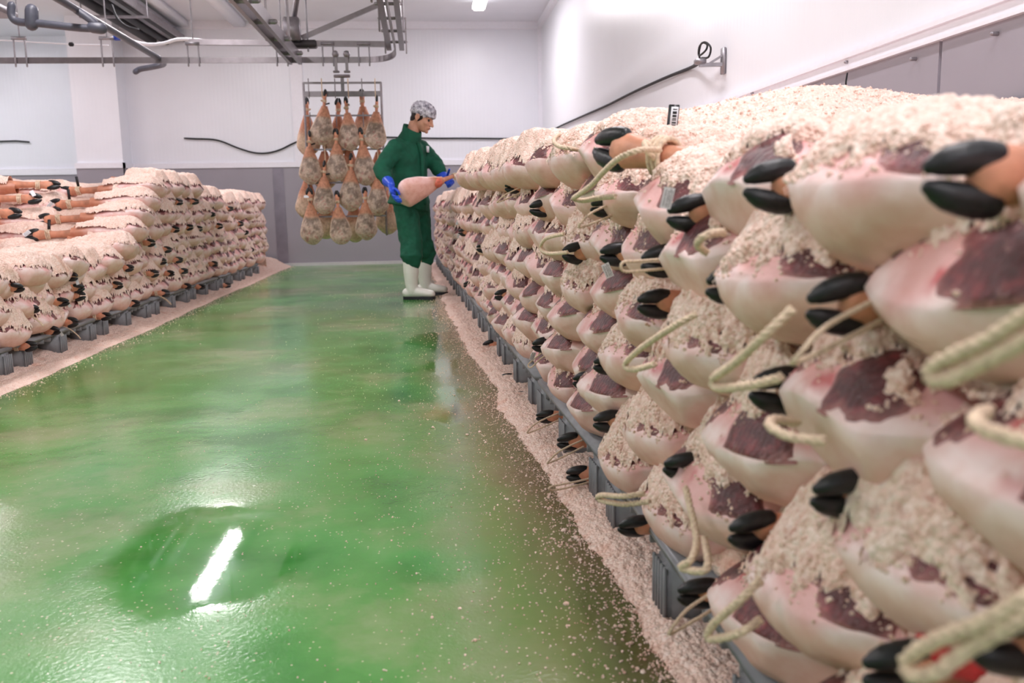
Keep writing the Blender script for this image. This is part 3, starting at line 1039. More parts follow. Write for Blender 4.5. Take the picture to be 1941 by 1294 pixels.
items = []
for k, ((px, py), loop, tg, roll) in enumerate(HOOFS):
    y = hoof_y(px, py); p = at(px, py, x=xface(y) - 0.012)
    li = int(np.argmin([abs(p[2] - r[0] + 0.02) for r in ROWS_R]))
    items.append((li, float(p[1]), k, p, loop, tg, roll))
items.sort(key=lambda t: t[:2])
cnt = {}
for li, y, k, p, loop, tg, roll in items:
    n = cnt.get(li, 0); cnt[li] = n + 1
    bits = 'black split hoof' + (' with rope' if loop is not None else '') + (' and tag' if tg else '')
    hh = hoof_ham(tuple(map(float, p)), random.uniform(-0.12, 0.12), roll, k % NV,
             '%s poking from %s wall-side layer, %s one from camera' % (bits, LAY[li], ORD[n]), 'hoofs poking out of the wall stack', loop, tg)
    if HOOFS[k][0] == (1650, 1272):
        MB().ball((0.105, 0.0, 0.022), (0.060, 0.048, 0.034), None, 20).build('raw_flesh', plain('raw_red_meat', lin(196, 52, 60), 0.3, var=0.35, scale=40, bump=0.4), hh)
# ---------------------------------------------------------------- packed salt: body of the stacks, heaps on top, drifts on the floor
def height_obj(name, X, Y, Z, label, cell, amp, seed, rough=0.25, extra=0):
    Z = Z + amp * (gran(X, Y, cell, seed) * 0.8 + gran(X + 2, Y + 3, cell * 0.45, seed + 3) * 0.4)
    V = np.stack([X, Y, Z], -1).reshape(-1, 3)
    F = grid_faces(X.shape[0], X.shape[1])
    Fs = [F]; sm = np.ones(len(F), bool)
    if extra:
        g = np.random.default_rng(seed)
        w = np.clip(1 / np.maximum(V[:, 1], 0.4) ** 1.6, 0, None); w /= w.sum()
        idx = g.choice(len(V), extra, p=w)
        gv, gf = grains(V[idx] + np.array([0, 0, 0.001]), g.uniform(0.002, 0.0052, extra), seed)
        Fs.append(gf + len(V)); V = np.concatenate([V, gv]); sm = np.concatenate([sm, np.zeros(len(gf), bool)])
    return tag(put(name, mesh_np(name, V, Fs, M_SALT, sm)), label, 'salt', None, 'stuff')


def axis_steps(a, b, f):
    out = [a]
    while out[-1] < b:
        out.append(out[-1] + f(out[-1]))
    return np.array(out)


ystep = lambda y: 0.0042 if y < 1.2 else min(0.03, 0.0042 * y / 1.2)


def top_r(X, Y):
    base = 0.750 + 0.110 * sstep(0.6, 1.7, Y) + 0.125 * sstep(1.80, 2.15, Y - 0.25 * (X - 0.4)) - 0.075 * sstep(5.4, 6.3, Y)
    u = X - np.vectorize(xface)(Y)
    rise = 0.165 * (1 - np.exp(-np.clip(u, 0, None) / 0.8))
    P = np.stack([X * 2.2, Y * 2.2, X * 0], -1)
    n = fbm(P, 5, 2)
    mound = 0.07 * np.exp(-(((X - 1.02) / 0.30) ** 2 + ((Y - 2.12) / 0.35) ** 2)) + 0.06 * np.exp(-(((X - 0.95) / 0.35) ** 2 + ((Y - 3.3) / 0.5) ** 2))
    return base + rise * 0.85 + 0.035 * n + mound - 0.13 * np.exp(-np.clip(u - 0.085, 0, None) / 0.05)


ys = axis_steps(0.30, 12.4, ystep)
xs_t = np.concatenate([np.linspace(0.075, 0.5, 100), np.linspace(0.505, 1.40, 170)])
Yg, Ug = np.meshgrid(ys, xs_t, indexing='ij')
Xg = np.minimum(Ug + np.vectorize(xface)(Yg), XR - 0.03)
height_obj('salt_heap', Xg, Yg, top_r(Xg, Yg), 'coarse pink salt heaped over the top of the wall stack', 0.012, 0.011, 21, extra=30000)

# salt packed behind the butts
zs = np.arange(0.15, 0.95, 0.0055)
Yc, Zc = np.meshgrid(ys, zs, indexing='ij')
ztop = 0.80 + 0.12 * sstep(1.9, 2.3, Yc) - 0.07 * sstep(5.3, 6.3, Yc)
Zc = 0.15 + (Zc - 0.15) * (ztop - 0.15) / 0.80
xf = np.vectorize(xface)(Yc)
lay = 0.02 * np.cos((Zc - 0.232) / 0.119 * 2 * np.pi)
Xc = xf + 0.115 + lay - 0.010 * gran(Yc, Zc, 0.011, 41) - 0.018 * fbm(np.stack([Yc * 6, Zc * 6, Yc * 0], -1), 44, 3)
V = np.stack([Xc, Yc, Zc], -1).reshape(-1, 3)
tag(put('salt_packing', mesh_np('salt_packing', V, [grid_faces(*Yc.shape)[:, ::-1]], M_SALT)), 'packed salt filling the gaps between the wall stack hams', 'salt', None, 'stuff')


def top_l(X, Y):
    t = np.zeros_like(Y)
    st = [(6.40, 0.115), (6.66, 0.115), (6.90, 0.115), (7.14, 0.115), (7.36, 0.10)]
    t = 0.50 + sum(h * sstep(a - 0.10, a + 0.12, Y) for a, h in st)
    t = t - (0.10 * sstep(6.25, 6.5, Y) * sstep(7.75, 7.5, Y) + 0.035 * sstep(6.4, 6.2, Y)) * sstep(XFL - 0.2, XFL - 0.4, X)
    t = t - 0.085 * sstep(8.65, 8.9, Y) * sstep(-3.2, -2.6, X) - 0.95 * sstep(12.25, 12.5, Y)
    t = t + 0.10 * sstep(-2.9, -4.2, X)
    P = np.stack([X * 2.5, Y * 2.5, X * 0], -1)
    u = (XFL - 0.010 * (Y - 4)) - X
    return t + 0.04 * fbm(P, 15, 2) - 0.12 * np.exp(-np.clip(u - 0.09, 0, None) / 0.06)


ysl = np.arange(3.2, 12.6, 0.018); usl = np.concatenate([np.arange(0.08, 1.2, 0.016), np.arange(1.2, 4.2, 0.03)])
Yg, Ug = np.meshgrid(ysl, usl, indexing='ij')
Xg = XFL - 0.010 * (Yg - 4) - Ug
o = height_obj('salt_heap', Xg, Yg, top_l(Xg, Yg), 'pale salt covering the top of the stack across the aisle', 0.03, 0.012, 61)
zs = np.arange(0.15, 1.0, 0.014)
Yc, Zc = np.meshgrid(ysl, zs, indexing='ij')
Xc = XFL - 0.010 * (Yc - 4) - 0.125 + 0.012 * gran(Yc, Zc, 0.02, 43)
zlim = top_l(Xc - 0.05, Yc) - 0.02
keep = (Zc < zlim); kf = keep[:-1, :-1] & keep[1:, :-1] & keep[1:, 1:] & keep[:-1, 1:]
tag(put('salt_packing', mesh_np('salt_packing', np.stack([Xc, Yc, Zc], -1).reshape(-1, 3), [grid_faces(*Yc.shape, 0, kf)], M_SALT)), 'packed salt between the hams of the stack across the aisle', 'salt', None, 'stuff')
# far end face of that stack
g1, g2 = np.meshgrid(np.linspace(-5.5, XFL - 0.2, 120), np.linspace(0.0, 1.0, 60), indexing='ij')
tag(put('salt_packing', mesh_np('salt_packing', np.stack([g1, 12.38 + 0.03 * gran(g1, g2, 0.08, 3), g2], -1).reshape(-1, 3), [grid_faces(120, 60)], M_SALT)), 'salt crust on the far end of the stack across the aisle', 'salt', None, 'stuff')


def drift(name, side, label, seed, ysd, nx, extra):
    us = np.linspace(0, 1, nx)
    Yd, U = np.meshgrid(ysd, us, indexing='ij')
    if side > 0:
        foot = np.array([0.345 + 0.06 * sstep(2.2, 0.9, y) - 0.050 * max(0, y - 2.0) + 0.0022 * max(0, y - 4) ** 2 for y in ysd])[:, None]
        foot = foot + 0.035 * fbm(np.stack([Yd * 2.3, Yd * 0, Yd * 0], -1), seed, 4) + 0.012 * fbm(np.stack([Yd * 22, Yd * 0, Yd * 0], -1), seed + 1, 3)
        back = 0.75
    else:
        foot = (XFL + 0.16 - 0.012 * (Yd - 4)) + 0.03 * fbm(np.stack([Yd * 2, Yd * 0, Yd * 0], -1), seed, 3)
        back = XFL - 0.45
    X = foot + (back - foot) * U
    D = np.abs(X - foot)
    pile = 0.016 * sstep(0, 0.08, D) + 0.095 * sstep(0.14, 0.45, D)
    if side < 0:
        pile = pile * 0.55 + 0.10 * sstep(12.0, 12.8, Yd) * sstep(0, 0.3, D)
    pile = pile * (1 + 0.35 * fbm(np.stack([X * 7, Yd * 5, X * 0], -1), seed + 4, 3))
    cell = 0.011 if side > 0 else 0.016
    Z = pile - 0.004 + cell * 0.75 * gran(X, Yd, cell, seed + 6) * sstep(0.0, 0.05, D) + 0.003 * sstep(0.0, 0.02, D)
    V = np.stack([X, Yd, Z], -1).reshape(-1, 3); F = grid_faces(len(ysd), nx)
    if side < 0: F = F[:, ::-1]
    g = np.random.default_rng(seed)
    yy = ysd[0] + (ysd[-1] - ysd[0]) * g.uniform(0, 1, extra) ** (1.8 if side > 0 else 1.0)
    fo = np.interp(yy, ysd, foot[:, 0])
    off = g.exponential(0.045, extra) * np.where(g.uniform(0, 1, extra) < 0.12, 3.0, 1.0)
    P = np.stack([fo - side * off + side * 0.02, yy, np.full(extra, 0.001)], -1)
    gv, gf = grains(P, g.uniform(0.001, 0.0036, extra) * np.where(g.uniform(0, 1, extra) < 0.05, 2.0, 1), seed)
    gv[:, 2] = np.maximum(gv[:, 2], 0.0002)
    me = mesh_np(name, np.concatenate([V, gv]), [F, gf + len(V)], M_SALT, np.concatenate([np.ones(len(F), bool), np.zeros(len(gf), bool)]))
    return tag(put(name, me), label, 'salt', None, 'stuff')


drift('salt_drift', 1, 'pink salt spilled along the foot of the wall stack', 71, axis_steps(0.7, 13.2, lambda y: min(0.03, 0.0055 * max(1, y / 1.3))), 110, 9000)
drift('salt_drift', -1, 'pink salt drifted beneath the pallets across the aisle', 81, np.arange(3.0, 13.3, 0.022), 60, 2500)
# a few grains swept out over the wet floor
g = np.random.default_rng(5); n = 2600
yy = 1.2 + 8 * g.uniform(0, 1, n) ** 1.6; xx = np.array([xface(y) for y in yy]) - 0.1 - g.exponential(0.35, n)
gv, gf = grains(np.stack([xx, yy, np.full(n, 0.0012)], -1), g.uniform(0.0008, 0.0024, n), 9)
tag(put('salt_grains', mesh_np('salt_grains', gv, [gf], M_SALT, False)), 'loose salt grains scattered over the wet green floor', 'salt', None, 'stuff')

# ---------------------------------------------------------------- pallets
mbd = MB(); mbd.box((0, 0, 0.138), (1.18, 1.10, 0.024), bev=0.006); ME_DECK = mbd.mesh('deck', M_PAL)
mbf = MB(); mbf.box((0, 0, 0.062), (0.15, 0.105, 0.124), bev=0.012)
for k in range(5):
    mbf.box((-0.076, -0.04 + k * 0.02, 0.06), (0.006, 0.008, 0.11))
ME_FOOT = mbf.mesh('foot', M_PAL)
mbr = MB()
for k in range(12): mbr.box((0, -0.5 + k * 0.091, 0.112), (1.16, 0.012, 0.026))
ME_RIB = mbr.mesh('underside_ribs', M_PAL)
PALS = [(1, xface(y) + 0.035 + 0.6, y) for y in np.arange(0.42, 12.5, 1.175)] + [(-1, XFL - 0.03 - 0.012 * (y - 4) - 0.6, y) for y in np.arange(4.1, 12.3, 1.175)]
cnt = {1: 0, -1: 0}
for side, x, y in PALS:
    n = cnt[side]; cnt[side] += 1
    p = thing('plastic_pallet', (x, y, 0), 'grey plastic pallet under the %s, %s from the camera end' % ('wall stack' if side > 0 else 'stack across the aisle', ORD[n]), 'pallet', 'pallets under the ham stacks')
    p.rotation_euler = (0, 0, (0.033 if side > 0 and y > 2.3 else 0) if side > 0 else math.pi + 0.01)
    put('deck', ME_DECK, p); put('underside_ribs', ME_RIB, p)
    for fx in (-0.52, 0, 0.52):
        for fy in (-0.47, 0, 0.47):
            put('foot', ME_FOOT, p, (fx, fy, 0))

# ---------------------------------------------------------------- stack across the aisle: whole hams on the stair and loose hoofs
STAIR = [(6.52, 0.575), (6.78, 0.690), (7.00, 0.800), (7.24, 0.915), (7.46, 1.025)]
GR_S = 'whole hams laid across the stair of the far stack'
for k, (y, z) in enumerate(STAIR):
    r = butt_ham((XFL + 0.03 - 0.012 * k, y, z), math.pi + 0.10 - 0.03 * k, k, 1, 0.16, 0.02, 1.0, 'whole salted ham with shank away from the aisle, %s stair step from below' % ORD[k], GR_S, full=True)
    t = add_trotter(r, (0.86, 0, 0.0), math.pi, 0.2 * (k - 2), True, None, (0.03, 0.045 * (-1) ** k, 0.0, 0.3, 0.8))
    if k in (1, 3, 4):
        MB().box((0.165, 0.0, 0.075), (0.022, 0.006, 0.085), bev=0.002).build('black_tag', M_TAGK, t)
for k, (y, z, x) in enumerate(((6.48, 0.71, -3.84), (6.75, 0.83, -3.82), (7.02, 0.94, -3.80), (7.24, 1.05, -3.76), (6.25, 0.60, -3.88))):
    r = butt_ham((x, y, z), -0.10 + 0.05 * k, (k + 2) % NV, 1, -0.1, 0.02, 1.0, 'whole salted ham with its hoof pointing to the aisle, %s step behind the stair' % ORD[k], GR_S, full=True)
    add_trotter(r, (0.86, 0, 0.02), math.pi, 0.2 * k, True, None, (0.06, 0.03, 0.03, 0.2, 0.6) if k % 2 == 0 else None)
for k, (y, z) in enumerate(((6.12, 0.50), (5.50, 0.525), (4.95, 0.515), (4.45, 0.50))):
    r = butt_ham((XFL + 0.05, y, z), math.pi + (0.25, 0.1, -0.05, 0.1)[k], (k + 1) % NV, 1, 0.1, -0.02, 1.0, 'whole salted ham on the low step across the aisle, %s from the stair' % ORD[k], GR_S, full=True)
    add_trotter(r, (0.86, 0, 0.0), math.pi, 0.3, True)
for k, (y, z) in enumerate(STAIR):
    butt_ham((-2.80 - 0.02 * k, y + 0.13, z - 0.035), math.pi + 0.06 * (-1) ** k, (k + 3) % NV, 1, 0.12, 0.0, 1.0, 'salted ham whose butt end lies behind the shanks, %s stair step from below' % ORD[k], GR_S, full=True)
LH = [((318, 385), 0), ((352, 383), 0), ((383, 382), 0), ((345, 435), 0), ((372, 430), 0), ((390, 433), 0), ((298, 460), 0), ((330, 473), 0), ((430, 428), 0), ((470, 424), 0), ((415, 406), 0),
      ((256, 508), 0), ((320, 495), 0), ((352, 492), 0), ((305, 518), 0), ((335, 518), 0), ((362, 513), 0), ((190, 505), 0), ((147, 525), 0), ((104, 522), 0), ((102, 535), 0), ((42, 545), 0), ((235, 540), 0), ((160, 545), 0), ((130, 572), 0), ((162, 560), 0),
      ((72, 585), 1), ((148, 611), 1), ((268, 575), 0), ((212, 599), 0), ((112, 627), 0), ((68, 655), 0), ((326, 555), 1), ((368, 542), 0), ((395, 543), 0), ((420, 500), 0), ((445, 540), 1), ((480, 440), 0), ((490, 473), 0), ((450, 395), 0)]
itemsL = []
for k, ((px, py), lp) in enumerate(LH):
    p = at(px, py, x=XFL + 0.02)
    if p[2] > float(top_l(np.array(XFL - 0.3), np.array(p[1]))) - 0.02: continue
    itemsL.append((float(p[1]), float(p[2]), lp, k))
itemsL.sort()
for n, (y, z, lp, k) in enumerate(itemsL):
    li = int(np.clip(round((z - 0.20) / 0.115), 0, 7))
    hoof_ham((XFL + 0.03 - 0.01 * (y - 4), y, z), math.pi + random.uniform(-0.3, 0.3), random.uniform(-0.5, 0.5), k % NV,
             'black split hoof towards the aisle, %s layer across the aisle, %s hoof%s' % (LAYL[li], ORD[n % 36], ' of the farther ones' if n > 35 else ' from camera'), 'hoofs poking out of the stack across the aisle',
             (1 if lp else None), (0.02, -0.03, -0.04, 0.2, 0.4) if k % 6 == 0 else None)

# ---------------------------------------------------------------- the ham with the knotted rope on top of the wall stack, and its barcode tag
P0 = at(1128, 276, x=0.352)
P1 = at(1250, 296, x=0.450)
r = thing('salted_ham', tuple(P0), 'ham whose big hoof and rope-tied pink shank lie above the wall stack edge', 'ham', 'hoofs poking out of the wall stack')
dirv = Vector(P1) - Vector(P0)
q = Vector((1, 0, 0)).rotation_difference(dirv.normalized())
r.rotation_mode = 'QUATERNION'; r.rotation_quaternion = q
S = 0.95
t = put('trotter', ME_TROT, r); t.scale = (S,) * 3
for sg in (1, -1):
    c = put('claw', ME_CLAW, t); c.matrix_local = Matrix.Translation((0.0, 0, 0.021 * sg)) @ Matrix.Rotation(-0.10 * sg, 4, 'Y') @ Matrix.Scale(sg, 4, (0, 0, 1))
k_ = put('rope_knot', ME_KNOT, t); k_.location = (0.04, 0, 0); k_.scale = (1, 1.25, 1.1)
wt = lambda px, py, x: Vector(at(px, py, x=x))
bpy.context.view_layer.update()
loopP = [wt(1250, 284, .435), wt(1215, 284, .385), wt(1175, 299, .352), wt(1145, 325, .345), wt(1122, 350, .34), wt(1098, 368, .335), wt(1088, 376, .34), wt(1105, 380, .355), wt(1135, 375, .365), wt(1165, 372, .38)]
rp = rope([v - Vector(P0) for v in loopP], 0.0058).mesh('rope_loop', M_ROPE)
rl = put('rope_loop', rp, r)
rl.matrix_local = q.to_matrix().to_4x4().inverted()
tuft = MB(); g = np.random.default_rng(2)
c0 = wt(1250, 272, .45) - Vector(P0)
for k in range(46):
    d = Vector((g.uniform(-1, .6), g.uniform(-.6, .6), g.uniform(-.1, 1.2))).normalized() * g.uniform(.012, .036)
    tuft.tube([c0, c0 + d * 0.6 + Vector((0, 0, 0.002)), c0 + d], [0.0028, 0.0022, 0.0014], 5)
tf = tuft.build('frayed_rope_end', M_ROPE, r); tf.matrix_local = rl.matrix_local; tf['kind'] = 'stuff'
# second loose loop behind, lying over the salt at the ham before it
lp2 = [wt(1102, 246, .55), wt(1075, 249, .50), wt(1055, 258, .42), wt(1050, 268, .36), wt(1060, 277, .345), wt(1080, 281, .36), wt(1095, 284, .40)]
tag(rope(lp2, 0.0052).build('rope_loop', M_ROPE), 'pale rope loop lying over the salt ahead of the barcode tag', 'rope', 'loose rope ends on the wall stack')
for P, lab in (([(1300, 300, .47), (1285, 302, .45), (1265, 312, .43), (1222, 322, .42)], None),
               ([(1990, 845, .34), (1941, 835, .335), (1890, 822, .333), (1855, 805, .335), (1850, 790, .345), (1872, 780, .36)], 'thick rope loop resting on the meat of the last ham before the frame edge'),
               ([(1500, 588, .36), (1445, 640, .335), (1390, 690, .33), (1352, 718, .328), (1362, 735, .33), (1420, 730, .34), (1480, 715, .36)], 'long pale rope loop hanging over the dark red meat beside two black toes'),
               ([(1318, 596, .37), (1275, 620, .345), (1215, 660, .335), (1185, 690, .33), (1200, 700, .335), (1240, 690, .35)], 'long rope strand crossing pale ham fat in the middle of the stack'),
               ([(1990, 580, .335), (1941, 600, .335), (1880, 640, .33), (1810, 672, .325), (1765, 697, .323), (1762, 716, .323), (1795, 720, .325), (1855, 692, .33), (1941, 648, .335), (1990, 620, .335)], 'big slack rope loop in front of the large pale ham skin'),
               ([(1560, 835, .37), (1500, 828, .345), (1460, 808, .335), (1468, 795, .35), (1510, 800, .39)], 'rope ring lying on salt above a purple muscle'),
               ([(1300, 560 + 365, .37), (1320, 1018, .36), (1310, 1060, .335), (1290, 1075, .33), (1340, 1078, .345), (1335, 1020, .37)], 'rope hung down with a flat end over the lowest hams'),
               ([(1440, 1100, .37), (1400, 1140, .345), (1350, 1185, .33), (1345, 1210, .33), (1400, 1200, .345), (1440, 1175, .37)], 'rope loop sagging from the bottom layer beside the pallet edge'),
               ([(1990, 1110, .33), (1941, 1135, .32), (1860, 1180, .31), (1770, 1215, .30), (1718, 1252, .297), (1728, 1280, .297), (1775, 1274, .30), (1835, 1230, .31), (1941, 1172, .32), (1990, 1150, .33)], 'thick rope loop hanging in front of the red raw meat'),
               ([(1220, 935, .375), (1180, 940, .34), (1140, 938, .32), (1135, 946, .32), (1180, 955, .345), (1230, 950, .38)], 'doubled rope sticking straight out above the pallet feet'),
               ([(930, 470 - 5, .33), (985, 470, .33), (1000, 468, .36)], None),
               ([(1068, 443, .36), (1035, 452, .335), (1025, 470, .33), (1040, 480, .335), (1075, 478, .36)], 'pale rope loop circling a dark muscle in the fifth layer'),
               ([(1625, 440, .40), (1612, 450, .36), (1618, 470, .38)], None),
               ([(1370, 440, .38), (1340, 445, .345), (1322, 462, .34), (1338, 478, .36)], 'olive rope end tucked under the long row of pale skins'),
               ([(1580, 905, .385), (1590, 890, .365), (1625, 875, .38)], None)):
    if lab is None: continue
    tag(rope([wt(a, b, x) for a, b, x in P], 0.0052).build('rope_loop', M_ROPE), lab, 'rope', 'loose rope ends on the wall stack')
tb = thing('barcode_tag', tuple(at(1268, 272, x=0.56)), 'black plastic tag with white barcode label standing in the salt', 'tag')
ppm = float(np.linalg.norm(at(1268, 270, x=0.56) - at(1268, 280, x=0.56))) / 10
tb.rotation_euler = (0.0, 0.10, -0.5)
MB().box((0.003, 0, 36 * ppm), (21 * ppm, 0.005, 74 * ppm), bev=0.0012).build('tag_plate', M_TAGK, tb)
MB().box((0.003, 0.0, -6 * ppm), (10 * ppm, 0.004, 16 * ppm), bev=0.001).build('tag_neck', M_TAGK, tb)
MB().tube([(0.002, 0, -8 * ppm), (-0.004, 0, -34 * ppm)], 0.0016, 6).build('pin', M_TAGK, tb)
lb = MB().box((0.006, -0.0029, 47 * ppm), (14 * ppm, 0.0008, 44 * ppm)).build('paper_label', M_TAGW, tb)
bc = MB(); z = 28
for h, w in ((2, 1), (5, 2), (3, 2.5), (1, 1), (1.2, 1), (1, 2), (4, 2), (5, 3), (2, 2)):
    bc.box((0.0068, -0.0035, (z + h / 2) * ppm), (8 * ppm, 0.0005, h * ppm)); z += h + w * 0.9
bc.build('barcode', M_INK, lb)
MB().box((0.0035, -0.0029, 16 * ppm), (17 * ppm, 0.0008, 2.6 * ppm)).build('white_line', M_TAGW, tb)
# ---------------------------------------------------------------- overhead rails, pipes and cables
RY = 9.6


def A(px, py, y=RY):
    return Vector(at(px, py, y=y))


rail = thing('overhead_rail', (-1.0, RY, 2.38), 'long stainless conveyor rail crossing the room with a rounded end', 'rail')
RO = Vector((-1.0, RY, 2.38))
zr = 2.385
curve = [(-7.9, RY), (-3.0, RY), (-1.2, RY), (-0.75, RY), (-0.50, RY - 0.03), (-0.36, RY - 0.16), (-0.29, RY - 0.40), (-0.275, RY - 0.8), (-0.27, RY - 2.0), (-0.26, RY - 4.5)]
pts = smooth_path([(x, y, zr) for x, y in curve], 6)
m = MB()
hs = []
for i, p in enumerate(pts):
    d = np.array(pts[min(i + 1, len(pts) - 1)]) - np.array(pts[max(0, i - 1)]); d /= np.linalg.norm(d); sd = np.array([-d[1], d[0], 0]) * 0.008
    hs += [p + sd + (0, 0, -0.03), p - sd + (0, 0, -0.03), p - sd + (0, 0, 0.03), p + sd + (0, 0, 0.03)]
F = []
for i in range(len(pts) - 1):
    for k in range(4): F.append((i * 4 + k, i * 4 + (k + 1) % 4, i * 4 + 4 + (k + 1) % 4, i * 4 + 4 + k))
m.add(np.array(hs) - np.array(RO), F); m.build('track', M_STEEL, rail, False)
up = MB(); up.bar(Vector(A(360, 80)) - RO, Vector(A(738, 84)) - RO, 0.05, 0.055); up.build('support_tube', M_STEEL, rail, False)
for px in (40, 205, 367, 535, 622, 690):
    x = float(A(px, 100)[0])
    z1 = 2.60 if px < 300 else 2.545
    b = MB()
    for dx in (-0.055, 0.055):
        b.tube([(x + dx, RY - 0.02, zr - 0.06), (x + dx, RY - 0.02, z1)], 0.009, 6)
    b.box((x, RY - 0.02, z1), (0.14, 0.03, 0.03)); 
    for v in b.v: v -= np.array(RO)
    b.build('hanger_clamp', M_ZINC, rail)
    if px in (40, 205, 367, 535):
        c = MB().tube([Vector((x, RY, z1)) - RO, Vector((x, RY, CEIL)) - RO], 0.007, 6); c.build('threaded_rod', M_ZINC, rail)
# twin channel that brings the rail towards the camera
for dx in (-0.065, 0.065):
    MB().bar(Vector((-0.285 + dx, RY - 0.25, zr + 0.10)) - RO, Vector((-0.245 + dx, RY - 4.5, zr + 0.12)) - RO, 0.05, 0.10).build('side_channel', M_STEEL, rail, False)
for k in range(7):
    y = RY - 0.45 - 0.55 * k
    MB().tube([Vector((-0.38, y, zr + 0.10)) - RO, Vector((-0.17, y, zr + 0.10)) - RO], 0.014, 8).build('spacer_bolt', M_ZINC, rail)
    if k % 2 == 0:
        for dx in (-0.105, 0.105):
            MB().box(Vector((-0.275 + dx, y, zr + 0.16)) - RO, (0.014, 0.06, 0.34)).build('hanger_plate', M_STEEL, rail, False)
MB().bar(A(572, 72) - RO, A(735, 2) - RO, 0.03, 0.05).build('diagonal_brace', M_STEEL, rail, False)

sw = thing('switch_rail', tuple(A(560, 116)), 'double steel branch rail running from the junction up towards the camera', 'rail')
SO = A(560, 116)
for dx in (-0.05, 0.05):
    MB().bar(Vector((dx, 0, 0.02)), Vector((dx - 0.02, -4.6, 0.06)), 0.035, 0.11).build('side_channel', M_STEEL, sw, False)
for k in range(5):
    y = -0.3 - 0.75 * k
    MB().tube([(-0.10, y, 0.03), (0.10, y, 0.03)], 0.022, 8).build('spacer_bolt', M_ZINC, sw)
    if k in (1, 3):
        for dx in (-0.1, 0.1): MB().box((dx, y, 0.22), (0.014, 0.05, 0.4)).build('hanger_plate', M_STEEL, sw, False)
MB().box((0.10, 0.0, 0.17), (0.26, 0.12, 0.075), bev=0.01).build('junction_block', plain('dark_bracket', lin(70, 66, 70), 0.5, 0.3), sw)
MB().box((0.0, -0.12, 0.30), (0.16, 0.14, 0.22), bev=0.01).build('cylinder_housing', M_ZINC, sw)
MB().bar((0.02, -0.1, 0.4), (0.22, -0.4, 1.1), 0.04, 0.04).build('strut', M_ZINC, sw)
MB().tube([(-0.05, -0.1, 0.1), (-0.05, -0.1, 1.17)], 0.01, 6).build('threaded_rod', M_ZINC, sw)
MB().tube([(0.14, -0.02, 0.1), (0.14, -0.02, 1.17)], 0.01, 6).build('threaded_rod', M_ZINC, sw)

# trolley with two wheels
TX = float(A(647, 108)[0])
tr = thing('rail_trolley', (TX, RY, zr), 'two-wheeled steel trolley with bolts on the rail above the ham rack', 'trolley')
for dx in (-0.045, 0.045):
    MB().tube([(dx * 1.3, -0.035, 0.055), (dx * 1.3, -0.012, 0.055)], 0.036, 18).build('wheel', M_ZINC, tr)
    MB().tube([(dx * 1.3, -0.04, 0.055), (dx * 1.3, -0.03, 0.055)], 0.024, 14).build('hub', M_TRIM, tr)
    MB().box((dx * 1.25, -0.035, -0.035), (0.03, 0.012, 0.16)).build('arm', M_STEEL, tr, False)
    MB().box((dx * 1.25, -0.03, -0.125), (0.065, 0.05, 0.02), bev=0.004).build('bolt_plate', M_ZINC, tr)
MB().box((0, -0.03, -0.17), (0.17, 0.035, 0.03), bev=0.004).build('yoke', M_STEEL, tr)
MB().tube([(0, -0.03, -0.17), (0, -0.02, -0.245)], 0.009, 8).build('swivel', M_ZINC, tr)

pipe = thing('drain_pipe', tuple(A(300, 110)), 'dark grey drain pipe sloping from the cooling unit to behind the rail', 'pipe')
PO = A(300, 110)
Q1 = Vector((PO.x + 0.02, 6.3, PO.z + 0.02))
MB().tube([Q1 - PO, (0, 0, 0)], 0.030, 12).build('main_run', M_PIPE, pipe)
J = Vector((PO.x + 0.01, 7.45, PO.z + 0.012))
MB().tube([Vector(p) - PO for p in smooth_path([A(22, 10, 7.45), A(22, 30, 7.45), A(34, 41, 7.45), A(70, 44, 7.45), A(182, 53, 7.45), J], 6)], 0.030, 12).build('branch_run', M_PIPE, pipe)
MB().tube([A(176, 52, 7.45) - PO, A(192, 54, 7.45) - PO], 0.045, 12).build('coupling', M_PIPE, pipe)
MB().tube([A(60, 20, 7.45) - PO, A(60, 46, 7.45) - PO], 0.05, 14).build('trap', M_PIPE, pipe)
MB().tube([Vector(p) - PO for p in smooth_path([A(300, 110), A(310, 121, 10.2), A(288, 127, 10.4), A(266, 131, 10.5), A(257, 136, 10.5)], 6)], 0.032, 12).build('hose_bend', M_PIPE, pipe)
tray = thing('cable_tray', tuple(A(326, 76, 13.35)), 'black cable tray with pipes running under the ceiling to the back wall', 'cable tray')
TO = A(326, 76, 13.35)
end = Vector((TO.x - 0.05, 6.0, TO.z + 0.02))
for k, (dx, dz, r) in enumerate(((-0.28, 0.0, 0.07), (-0.08, -0.02, 0.05), (0.08, 0.05, 0.065), (-0.42, 0.10, 0.05))):
    MB().tube([Vector((dx, 0, dz)), end - TO + Vector((dx, 0, dz))], r, 10).build('insulated_pipe', M_CABLE, tray)
MB().bar(Vector((0.17, 0, 0.02)), end - TO + Vector((0.17, 0, 0.02)), 0.02, 0.09).build('tray_rail', M_ZINC, tray, False)
for y in (-2.0, -4.5):
    MB().box((-0.12, y, -0.10), (0.8, 0.05, 0.025)).build('cross_bar', M_ZINC, tray, False)
    for dx in (-0.5, 0.27):
        MB().tube([(dx, y, -0.1), (dx, y, CEIL - TO.z)], 0.008, 6).build('threaded_rod', M_ZINC, tray)
MB().tube([Vector(p) - TO for p in smooth_path([A(212, 10, 9.8), A(222, 34, 9.8), A(240, 50, 9.8), A(262, 56, 9.8)], 6)], 0.012, 8).build('loose_wire', M_CABLE, tray)
cd = thing('white_conduit', tuple(A(225, 72, 9.62)), 'white flexible conduit waving along the rail hangers', 'conduit')
CO = A(225, 72, 9.62)
